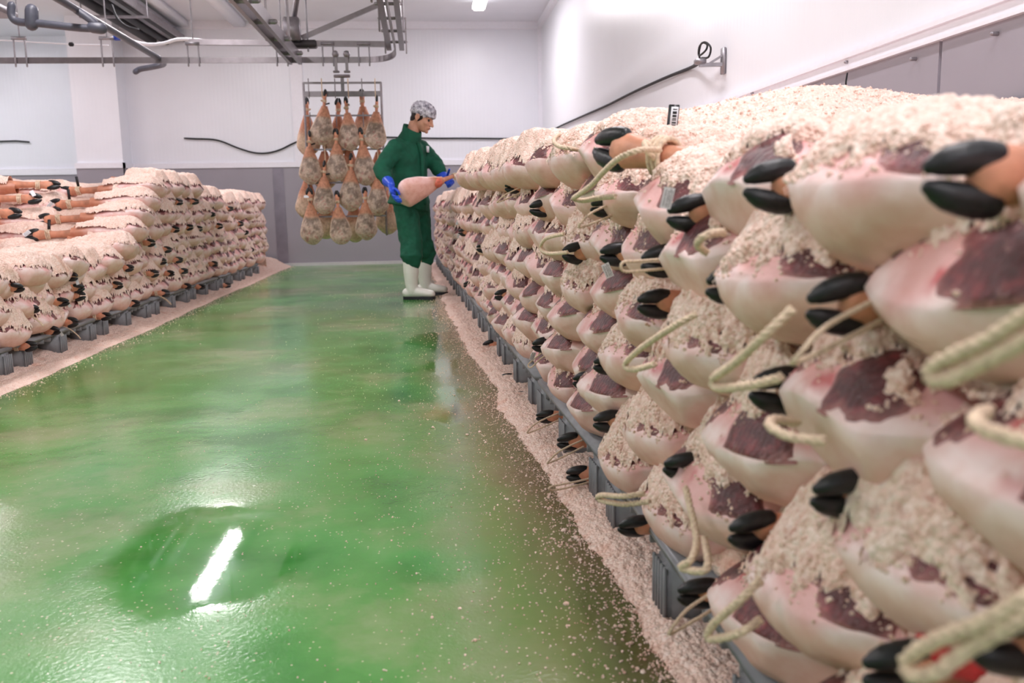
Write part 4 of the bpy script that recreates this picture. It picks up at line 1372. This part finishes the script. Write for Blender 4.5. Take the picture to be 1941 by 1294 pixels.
MB().tube([Vector(p) - CO for p in smooth_path([A(222, 71, 9.62), A(245, 77, 9.62), A(280, 84, 9.62), A(310, 82, 9.62), A(335, 75, 9.62), A(365, 75, 9.62), A(395, 79, 9.62)], 6)], 0.017, 8).build('conduit_run', M_COND, cd)
MB().tube([A(218, 72, 9.62) - CO, A(226, 72, 9.62) - CO], 0.026, 10).build('blue_cap', plain('blue_cap', lin(40, 70, 170), 0.4), cd)
cw = thing('thin_cable', tuple(A(0, 76, 9.8)), 'thin pale cable with a small black clip running along the far rail', 'cable')
MB().tube([Vector(p) - A(0, 76, 9.8) for p in smooth_path([A(-60, 74, 9.8), A(0, 76, 9.8), A(70, 80, 9.8), A(140, 84, 9.8), A(205, 86, 9.8)], 6)], 0.007, 6).build('cable_run', M_COND, cw)
MB().box(A(135, 84, 9.628) - A(0, 76, 9.8), (0.05, 0.03, 0.04), bev=0.008).build('clip', M_CABLE, cw)

ev = thing('cooling_unit', (-4.40, 7.35, 2.47), 'pale cooling unit hung under the ceiling over the far stack', 'cooling unit')
MB().box((-0.1, 0, 0.20), (2.2, 1.0, 0.34), bev=0.02).build('casing', plain('pale_metal', lin(196, 190, 192), 0.4, 0.3), ev)
MB().box((-0.1, 0, -0.0), (2.3, 1.1, 0.06), bev=0.015).build('drip_pan', M_ZINC, ev)
for dx in (-1.0, 0.85):
    for dy in (-0.4, 0.4):
        MB().tube([(dx, dy, 0.3), (dx, dy, CEIL - 2.47)], 0.01, 6).build('threaded_rod', M_ZINC, ev)

MB_ = MB().box((0, 0, 0), (0.18, 2.6, 0.09), bev=0.012)
for (x, nm) in ((-3.42, 'unlit white trunking along the ceiling near the cable tray'), (-3.60, 'second unlit trunking strip beside the cable tray'), (-2.62, 'pale unlit strip of trunking on the ceiling in line with the aisle lamps')):
    o = thing('ceiling_trunking', (x, 12.0, CEIL - 0.045), nm, 'trunking', 'ceiling trunking')
    put('trunk', MB_.mesh('trunk', M_TRIM), o)

# bracket and cables on the walls
bk = thing('wall_bracket', (XR, 5.12, 1.64), 'small grey steel wall bracket holding a black cable coil', 'bracket')
MB().box((-0.012, 0, 0.0), (0.02, 0.05, 0.15), bev=0.003).build('back_plate', M_ZINC, bk)
MB().bar((-0.02, 0, -0.02), (-0.15, 0.02, -0.02), 0.03, 0.02).build('arm', M_ZINC, bk, False)
MB().bar((-0.02, 0, 0.03), (-0.09, 0.015, -0.012), 0.02, 0.012).build('gusset', M_ZINC, bk, False)
MB().box((-0.145, 0.02, 0.0), (0.06, 0.06, 0.03), bev=0.005).build('clamp', M_ZINC, bk)
cb = thing('black_cable', tuple(at(1330, 110, x=1.66)), 'black cable swooping from the bracket coil along the walls', 'cable')
BO = Vector(at(1330, 110, x=1.66))
W = lambda px, py: Vector(at(px, py, x=XR - 0.02)) - BO
Bk = lambda px, py: Vector(at(px, py, y=YB - 0.032)) - BO
coil = [Vector((0, 0, 0)), Vector(at(1343, 108, x=1.66)) - BO, Vector(at(1347, 90, x=1.65)) - BO, Vector(at(1336, 80, x=1.65)) - BO, Vector(at(1326, 88, x=1.66)) - BO, Vector(at(1325, 105, x=1.66)) - BO, Vector(at(1338, 95, x=1.65)) - BO, Vector(at(1340, 84, x=1.66)) - BO, Vector(at(1330, 82, x=1.66)) - BO, Vector(at(1325, 100, x=1.66)) - BO, Vector(at(1328, 116, x=1.68)) - BO]
MB().tube(smooth_path(coil, 6), 0.006, 8).build('coil', M_CABLE, cb)
MB().tube(smooth_path([Vector(at(1328, 116, x=1.68)) - BO, W(1310, 128), W(1260, 148), W(1200, 175), W(1150, 200), W(1100, 222), W(1060, 240), W(1040, 252), W(1031, 259)], 6), 0.012, 8).build('wall_run', M_CABLE, cb)
MB().tube(smooth_path([Bk(1024, 261), Bk(1000, 263), Bk(880, 262), Bk(820, 262), Bk(720, 260), Bk(640, 262), Bk(575, 264)], 6), 0.012, 8).build('back_run', M_CABLE, cb)
MB().tube(smooth_path([Bk(575, 264), Bk(555, 272), Bk(530, 284), Bk(505, 290), Bk(480, 289), Bk(450, 280), Bk(420, 268), Bk(400, 264), Bk(370, 263), Bk(350, 262)], 6), 0.012, 8).build('sagging_run', M_CABLE, cb)
c2 = thing('cable_stub', tuple(at(0, 268, y=14.42)), 'short dark cable pinned to the recessed wall beyond the pillar', 'cable')
MB().tube([Vector(at(p, q, y=14.42)) - Vector(at(0, 268, y=14.42)) for p, q in ((-80, 269), (0, 268), (30, 267), (55, 269))], 0.012, 8).build('cable_run', M_CABLE, c2)
wv = thing('thin_wire', tuple(at(1603, 168, x=1.72)), 'thin dark wire standing up from the salt against the grey sheet', 'wire')
MB().tube([(0, 0, -0.03), (0.0, 0.0, 0.03), (0.004, 0, 0.06)], 0.0035, 6).build('wire_run', M_CABLE, wv)
st = put('rust_spot', MB().ball((0, 0, 0), (0.002, 0.006, 0.018), seg=8).ball((0, 0.008, -0.025), (0.002, 0.004, 0.006), seg=8).mesh('rust_spot', plain('rust', lin(150, 80, 50), 0.8)), wr, tuple(at(1700, 70, x=XR - 0.001)))
st['kind'] = 'stuff'

# ---------------------------------------------------------------- rack of hanging hams
rk = thing('ham_rack', (TX, RY, 0.4), 'stainless hanging rack frame of bars and pegs under the trolley', 'rack')
KO = Vector((TX, RY, 0.4))
xl, xr_ = float(A(575, 160)[0]), float(A(722, 160)[0]); zt = float(A(650, 157)[2])
for x in (xl, xr_):
    MB().tube([Vector((x, RY, 0.55)) - KO, Vector((x, RY, zt)) - KO], 0.012, 8).build('upright', M_STEEL, rk)
for py, h in ((157, 0.02), (178, 0.055), (219, 0.018), (283, 0.018), (346, 0.018), (410, 0.018)):
    z = float(A(650, py)[2])
    MB().bar(Vector((xl, RY, z)) - KO, Vector((xr_, RY, z)) - KO, 0.02, h).build('cross_bar', M_STEEL, rk, False)
MB().bar(Vector((TX, RY, float(A(648, 178)[2]))) - KO, Vector((TX, RY - 0.01, float(A(648, 145)[2]))) - KO, 0.035, 0.035, (0, 1, 0)).build('hook_post', M_STEEL, rk, False)
for k, px in enumerate((585, 610, 635, 660, 686, 711)):
    x = float(A(px, 160)[0])
    for (a, b) in ((150, 186), (214, 240), (278, 305)):
        MB().tube([Vector((x, RY - 0.02, float(A(px, a)[2]))) - KO, Vector((x, RY - 0.02, float(A(px, b)[2]))) - KO], 0.006, 6).build('peg', M_ROPE if k % 2 else M_STEEL, rk)

HB = [body_mesh('cured_ham', 400 + 10 * k, 72, 12, 'cured') for k in range(4)]
ME_HCL = claw_mesh(12)


def hang(face, hoof, back=False, k=0, label='', dy=0.0):
    s = 0.80
    y = RY - (0.10 if not back else -0.12) + dy
    hp = Vector(at(540 + hoof[0] / 3.596, 130 + hoof[1] / 3.596, y=y)); fp = Vector(at(540 + face[0] / 3.596, 130 + face[1] / 3.596, y=y))
    d = fp - hp                                 # hoof -> face
    ax = (-d).normalized()                      # local x: butt to hoof
    s = d.length / 0.585
    nrm = Vector((0, -1 if not back else 1, 0)); nrm = (nrm - ax * nrm.dot(ax)).normalized()
    sd = nrm.cross(ax)
    m = Matrix((ax, sd, nrm)).transposed().to_4x4()
    o = thing('hanging_ham', (0, 0, 0), label, 'ham', 'hams hanging on the rack')
    orig = fp - ax * (0.19 * s)
    m.translation = orig
    o.matrix_world = m @ Matrix.Scale(s, 4)
    put('cut_ham', HB[k % 4], o)
    t = add_trotter(o, (0.775, 0, -0.008), math.pi, random.uniform(-1.5, 1.5), True)
    if k % 3 == 0:
        MB().box((0.2, 0.03, 0.0), (0.02, 0.10, 0.01), rot=Matrix.Rotation(0.3, 3, 'Z'), bev=0.002).build('black_tie', M_TAGK, t)
    if k % 4 == 1:
        o2 = put('tag', ME_TAG, t); o2.matrix_local = Matrix.Translation((0.12, 0.02, 0.045)) @ Matrix.Rotation(0.4, 4, 'Z')
        put('printing', ME_TAGP, o2)
    return o


FR = [((255, 430), (275, 140)), ((440, 470), (412, 190)), ((618, 460), (628, 180)), ((175, 700), (165, 420)), ((355, 680), (345, 405)), ((545, 700), (513, 400)),
      ((268, 905), (270, 625)), ((450, 875), (452, 575)), ((632, 915), (628, 640)), ((185, 1105), (165, 810)), ((380, 1110), (350, 830)), ((555, 1080), (545, 805))]
ROWN = ['top', 'second', 'third', 'bottom']; COLN = ['pillar-side', 'middle', 'worker-side']
for k, (f, h) in enumerate(FR):
    hang(f, h, False, k, 'hanging ham, mottled cut face, %s one of the %s row on the rack' % (COLN[k % 3], ROWN[k // 3]), dy=-0.03 * (k // 3) + 0.02 * (k % 2))
BKH = [((160, 500), (148, 195)), ((362, 500), (365, 200)), ((540, 440), (522, 140)), ((700, 1035), (690, 740)), ((480, 1090), (470, 800)), ((280, 1070), (285, 780)), ((150, 930), (150, 640)), ((270, 740), (275, 450)), ((445, 720), (440, 430)), ((640, 740), (640, 450))]
for k, (f, h) in enumerate(BKH):
    hang(f, h, True, k + 1, 'ham hung rind side out behind the front row, %s of the rack' % ['upper pillar-side', 'upper middle', 'upper worker-side', 'lowest worker-side corner', 'low middle', 'low pillar-side', 'outer pillar-side edge', 'inner pillar-side middle', 'centre', 'inner worker-side middle'][k])
# ---------------------------------------------------------------- the worker
MY = 8.10
F3 = Vector((0.80, -0.60, 0.0)); R3 = Vector((-0.60, -0.80, 0.0)); U3 = Vector((0, 0, 1))     # facing, his right side, up


def G(px, py, dy=0.0):
    return Vector(at(px, py, y=MY + dy))


man = thing('person', (-0.07, MY, 0.0), 'worker in green jacket and trousers, hairnet, blue gloves and white boots holding a ham', 'person')
MO = Vector((-0.07, MY, 0.0))
man['kind'] = 'thing'


def soft(o, vox, it=6, disp=0.0, size=0.1):
    """fuses the overlapping limbs of one garment or body into one skin"""
    md = o.modifiers.new('fuse', 'REMESH'); md.mode = 'VOXEL'; md.voxel_size = vox; md.use_smooth_shade = True
    sm = o.modifiers.new('ease', 'SMOOTH'); sm.factor = 0.5; sm.iterations = it
    if disp:
        tx = bpy.data.textures.new('folds', 'CLOUDS'); tx.noise_scale = size; tx.noise_depth = 2
        d = o.modifiers.new('folds', 'DISPLACE'); d.texture = tx; d.strength = disp; d.mid_level = 0.5; d.texture_coords = 'LOCAL'
    return o


def L(v):
    return Vector(v) - MO


HIP = Vector((-0.165, MY + 0.02, 0.93)); CH = Vector((-0.165, MY + 0.04, 1.30)); NK = Vector((-0.135, MY + 0.03, 1.47))
SR = CH + R3 * 0.185 + U3 * 0.065; SL = CH - R3 * 0.185 + U3 * 0.075
ER = G(722, 322, -0.22); WR = G(741, 352, -0.36)
EL = G(826, 312, 0.10); WL = G(842, 336, -0.02)
AR = Vector((-0.175, MY - 0.17, 0.10)); AL = Vector((-0.055, MY + 0.20, 0.10))
KR = Vector((-0.165, MY - 0.13, 0.52)); KL = Vector((-0.075, MY + 0.15, 0.52))
HR_ = HIP + R3 * 0.095; HL_ = HIP - R3 * 0.095

# head frame: looks to +x of the head, bent down towards the ham
hd = (F3 * 0.90 + Vector((0.35, 0.05, 0)) * 1.0).normalized()
pitch = math.radians(24)
hf = (hd * math.cos(pitch) - U3 * math.sin(pitch)).normalized()
hr = hf.cross(U3).normalized(); hu = hr.cross(hf).normalized()
HM = Matrix((hf, -hr, hu)).transposed()
HC = G(801, 224, 0.0)


def H(x, y, z):
    return L(HC + HM @ Vector((x, y, z)))


b = MB()
b.ball(H(-0.012, 0, 0.035), (0.100, 0.077, 0.088), HM, 24)
b.ball(H(0.030, 0, -0.030), (0.066, 0.062, 0.086), HM, 20)
b.ball(H(0.044, 0, -0.078), (0.046, 0.046, 0.036), HM, 16)
b.ball(H(0.080, 0, -0.098), (0.017, 0.020, 0.016), HM, 12)
b.tube([H(0.090, 0, 0.022), H(0.106, 0, -0.012), H(0.117, 0, -0.030)], [0.009, 0.011, 0.0135], 10)
for sg in (1, -1):
    b.ball(H(0.104, 0.012 * sg, -0.034), 0.009, None, 10)
    b.tube([H(0.088, 0.010 * sg, 0.026), H(0.086, 0.03 * sg, 0.030), H(0.070, 0.052 * sg, 0.022)], [0.009, 0.010, 0.008], 8)
    b.ball(H(0.062, 0.043 * sg, -0.022), (0.024, 0.022, 0.022), HM, 12)
    b.tube([H(0.096, 0.0, -0.054), H(0.089, 0.022 * sg, -0.058)], [0.008, 0.006], 8)
    b.tube([H(0.095, 0.0, -0.068), H(0.088, 0.020 * sg, -0.066)], [0.009, 0.006], 8)
    # ear
    b.ball(H(-0.014, 0.077 * sg, 0.000), (0.019, 0.009, 0.031), HM, 12)
    b.tube([H(-0.006, 0.080 * sg, 0.026), H(-0.026, 0.085 * sg, 0.024), H(-0.033, 0.086 * sg, 0.0), H(-0.022, 0.083 * sg, -0.024), H(-0.008, 0.078 * sg, -0.032)], 0.006, 8)
b.tube([H(-0.035, 0, -0.02), H(-0.05, 0, -0.08), L(NK + Vector((0, 0, -0.02))), L(CH + Vector((0, 0, 0.05)))], [0.058, 0.057, 0.058, 0.07], 16)
b.tube([L(CH + U3 * 0.10), L(CH), L(HIP + U3 * 0.15), L(HIP)], [(0.09, 0.06), (0.14, 0.09), (0.12, 0.08), (0.13, 0.09)], 18, flat=None, up=tuple(F3))
for S_, E_, W_ in ((SR, ER, WR), (SL, EL, WL)):
    b.tube([L(S_), L(S_.lerp(E_, .5)), L(E_), L(E_.lerp(W_, .5)), L(W_)], [0.042, 0.042, 0.036, 0.034, 0.027], 12)
for H0, K_, A_ in ((HR_, KR, AR), (HL_, KL, AL)):
    b.tube([L(H0), L(H0.lerp(K_, .5)), L(K_), L(K_.lerp(A_, .4)), L(A_)], [0.080, 0.068, 0.048, 0.044, 0.032], 14)
body = soft(b.build('body', M_SKIN, man), 0.0048, 3)

for sg in (1, -1):
    MB().ball(H(0.081, 0.033 * sg, 0.006), 0.0105, None, 12).build('eye', M_EYE, man)
    MB().tube([H(0.098, 0.012 * sg, 0.030), H(0.093, 0.032 * sg, 0.036), H(0.077, 0.052 * sg, 0.031)], [0.0045, 0.005, 0.003], 8).build('eyebrow', M_HAIR, man)
MB().tube([H(0.0995, 0.015, -0.061), H(0.103, 0, -0.061), H(0.0995, -0.015, -0.061)], 0.0035, 8).build('lips', M_LIP, man)
hb = MB()
hb.ball(H(-0.022, 0, 0.030), (0.099, 0.081, 0.088), HM, 20)
hb.ball(H(-0.060, 0, -0.030), (0.052, 0.060, 0.055), HM, 16)
for sg in (1, -1):
    hb.tube([H(0.020, 0.074 * sg, 0.03), H(0.016, 0.073 * sg, 0.004)], [0.014, 0.007], 8)
soft(hb.build('hair', M_HAIR, man), 0.006, 3)
nb = MB()
nb.ball(H(-0.012, 0, 0.066), (0.120, 0.098, 0.082), HM, 28)
nb.ball(H(-0.055, 0, 0.048), (0.078, 0.084, 0.068), HM, 24)
nb.ball(H(0.062, 0, 0.046), (0.052, 0.066, 0.026), HM, 20)
soft(nb.build('hairnet', M_NET, man), 0.006, 4, 0.022, 0.022)

# jacket: torso, sleeves, stand-up collar
j = MB()
hemv = Vector((-0.185, MY + 0.02, 0.83))
j.tube([L(CH + U3 * 0.135 + F3 * 0.0), L(CH + U3 * 0.09), L(CH), L(CH - U3 * 0.16), L(HIP + U3 * 0.08), L(HIP - U3 * 0.02), L(hemv)],
       [(0.10, 0.085), (0.185, 0.115), (0.215, 0.14), (0.205, 0.14), (0.20, 0.145), (0.215, 0.16), (0.225, 0.172)], 28, cap=False, up=tuple(F3))
for S_, E_, W_, k in ((SR, ER, WR, 1), (SL, EL, WL, 0)):
    j.tube([L(S_ - (R3 if k else -R3) * 0.05), L(S_), L(S_.lerp(E_, .35)), L(S_.lerp(E_, .7)), L(E_), L(E_.lerp(W_, .3)), L(E_.lerp(W_, .62))], [0.085, 0.085, 0.082, 0.078, 0.074, 0.070, 0.060], 16)
soft(j.build('jacket', M_GREEN, man), 0.009, 4, 0.024, 0.085)
c = MB()
for k in range(2):
    pass
cp = [L(CH + U3 * 0.10 - F3 * 0.01), L(NK + U3 * 0.010 + F3 * 0.005), L(NK + U3 * 0.072 + F3 * 0.018)]
cV = []; cF = []
nn = 28
tilt = Matrix.Rotation(math.radians(-30), 3, R3)
for p, (ra, rb) in zip(cp + cp[::-1], ((0.115, 0.110), (0.090, 0.100), (0.080, 0.096), (0.074, 0.090), (0.082, 0.092), (0.105, 0.09))):
    for q in range(nn):
        a = 2 * math.pi * q / nn
        cV.append(p + tilt @ (R3 * (ra * math.cos(a)) + F3 * (rb * math.sin(a))))
for r_ in range(5):
    for q in range(nn): cF.append((r_ * nn + q, r_ * nn + (q + 1) % nn, (r_ + 1) * nn + (q + 1) % nn, (r_ + 1) * nn + q))
MB().add(np.array([v[:] for v in cV]), cF).build('collar', M_GREEN, man)
fr = lambda z, u, off=0.0: L(CH + Vector((0, 0, z)) + F3 * (0.148 + off) - R3 * u)
pl = MB(); pl.tube([fr(0.10, 0.0, -0.03), fr(0.0, 0.0, 0.004), fr(-0.16, 0.0, 0.004), fr(-0.30, 0.0, 0.008), fr(-0.43, 0.0, 0.022)], (0.020), 8, flat=None, up=tuple(F3))
pl.v[0] = pl.v[0]
plo = pl.build('button_placket', M_GREEN, man)
ms = MB(); cc = CH + F3 * 0.150 - R3 * 0.085 + U3 * 0.035 
rot = Matrix((-R3, F3, U3)).transposed() @ Matrix.Rotation(-0.42, 3, 'Z')
ms.box(L(CH + F3 * 0.150 - R3 * 0.095 + U3 * 0.055), (0.066, 0.014, 0.056), rot, 0.002).build('name_patch', M_TAGW, man)

# trousers
t = MB()
t.tube([L(HIP + U3 * 0.06), L(HIP - U3 * 0.08)], [(0.175, 0.13), (0.19, 0.14)], 22, cap=True, up=tuple(F3))
for H0, K_, A_ in ((HR_, KR, AR), (HL_, KL, AL)):
    top = A_ + Vector((0.01, 0, 0.27))
    t.tube([L(H0 - U3 * 0.02), L(H0.lerp(K_, .5)), L(K_), L(K_.lerp(top, .6)), L(top + U3 * 0.02), L(top - U3 * 0.02)], [0.112, 0.108, 0.102, 0.104, 0.108, 0.085], 18)
soft(t.build('trousers', M_GREEN, man), 0.009, 4, 0.03, 0.10)

# boots
for A_, toe in ((AR, Vector((0.97, -0.24, 0))), (AL, Vector((0.99, -0.1, 0)))):
    toe.normalize(); g0 = Vector((A_.x, A_.y, 0))
    bo = MB()
    bo.tube([L(g0 + U3 * 0.41), L(g0 + U3 * 0.25), L(g0 + U3 * 0.14), L(g0 + U3 * 0.075 + toe * 0.01)], [0.074, 0.070, 0.058, 0.054], 16)
    bo.tube([L(g0 - toe * 0.045 + U3 * 0.062), L(g0 + toe * 0.03 + U3 * 0.070), L(g0 + toe * 0.11 + U3 * 0.060), L(g0 + toe * 0.185 + U3 * 0.052)], [(0.044, 0.045), (0.047, 0.055), (0.050, 0.042), (0.046, 0.034)], 14)
    soft(bo.build('boot', M_BOOT, man), 0.006, 4)
    so = MB(); V = []
    for z in (0.0, 0.028):
        for q in range(26):
            a = 2 * math.pi * q / 26
            x = 0.068 + 0.152 * math.cos(a); w = 0.050 * math.copysign(abs(math.sin(a)) ** 0.7, math.sin(a)) * (0.86 + 0.14 * math.cos(a))
            V.append(L(g0 + toe * x + Vector((-toe.y, toe.x, 0)) * w + U3 * (z)))
    so.add(np.array([v[:] for v in V]), [tuple(range(25, -1, -1)), tuple(range(26, 52))] + [(q, (q + 1) % 26, 26 + (q + 1) % 26, 26 + q) for q in range(26)])
    so.build('boot_sole', M_SOLE, man, False)


def glove(name, wrist, palm, fingers, thumb, cuff):
    g_ = MB()
    wv = (palm - wrist)
    side = (fingers[-1][0] - fingers[0][0]).normalized()
    nrm = wv.normalized().cross(side)
    g_.tube([L(cuff), L(cuff.lerp(wrist, .5)), L(wrist)], [0.052, 0.045, 0.036], 14)
    g_.tube([L(wrist), L(wrist.lerp(palm, .5)), L(palm)], [(0.034, 0.026), (0.042, 0.022), (0.042, 0.018)], 14, up=tuple(nrm))
    for P in fingers + [thumb]:
        rr = 0.0108 if P is not thumb else 0.0125
        g_.tube([L(p) for p in P], [rr * 1.1] + [rr] * (len(P) - 2) + [rr * 0.8], 10)
    soft(g_.build(name, M_GLOVE, man), 0.0036, 3)


# right hand cups the butt of the ham, left hand closes under the shank
HB0 = G(756, 372, -0.36); HB1 = G(874, 328, -0.16)
hx = (HB1 - HB0).normalized()
wr_ = G(741, 350, -0.38); pm_ = G(745, 366, -0.44)
fs = []
for k in range(4):
    base = G(743 + 2.2 * k, 369 + 3.5 * k - 4, -0.43)
    ln = (0.9, 1.0, 0.95, 0.8)[k]
    fs.append([base, base + Vector((0.006, -0.030, -0.026)) * ln, base + Vector((0.030, -0.050, -0.038)) * ln, base + Vector((0.062, -0.056, -0.040)) * ln])
th = [G(744, 356, -0.42), G(750, 358, -0.45), G(755, 363, -0.46), G(757, 368, -0.455)]
glove('glove', wr_, pm_, fs, th, G(735, 343, -0.33))
wl_ = G(845, 338, -0.04); pl_ = G(852, 344, -0.10)
fs = []
for k in range(4):
    base = G(848 + 3.0 * k, 350 - 2.2 * k, -0.12)
    ln = (0.9, 1.0, 0.95, 0.8)[k]
    fs.append([base, base + Vector((0.008, -0.040, -0.024)) * ln, base + Vector((0.012, -0.075, -0.020)) * ln, base + Vector((0.010, -0.098, 0.002)) * ln])
th = [G(848, 336, -0.10), G(849, 330, -0.13), G(851, 324, -0.17), G(852, 321, -0.21)]
glove('glove', wl_, pl_, fs, th, G(837, 331, 0.02))

# the ham he holds: rind towards the camera, butt in his right hand
CARRY = body_mesh('carried_ham', 530, 96, 14, 'raw')
ch = thing('salted_ham', (0, 0, 0), 'unsalted pink ham held in the worker\'s blue gloves at belt height', 'ham')
nrm = Vector((-0.1, 0.85, 0.45)); nrm = (nrm - hx * nrm.dot(hx)).normalized(); sd = nrm.cross(hx)
cm = Matrix((hx, sd, nrm)).transposed().to_4x4(); cm.translation = HB0 + hx * (-0.005) + Vector((0.0, -0.03, 0.0))
ch.matrix_world = cm @ Matrix.Scale(0.80, 4)
put('skin', CARRY, ch)
put('muscle', MUS[1, 1][0], ch)
add_trotter(ch, (0.86, 0, -0.005), math.pi, 0.3, True)
rp_ = MB(); rp_.ball((0.47, 0.0, -0.012), (0.075, 0.062, 0.058), None, 20).build('raw_hock', plain('raw_red_flesh', lin(206, 104, 82), 0.4, var=0.3, scale=30, bump=0.3), ch)
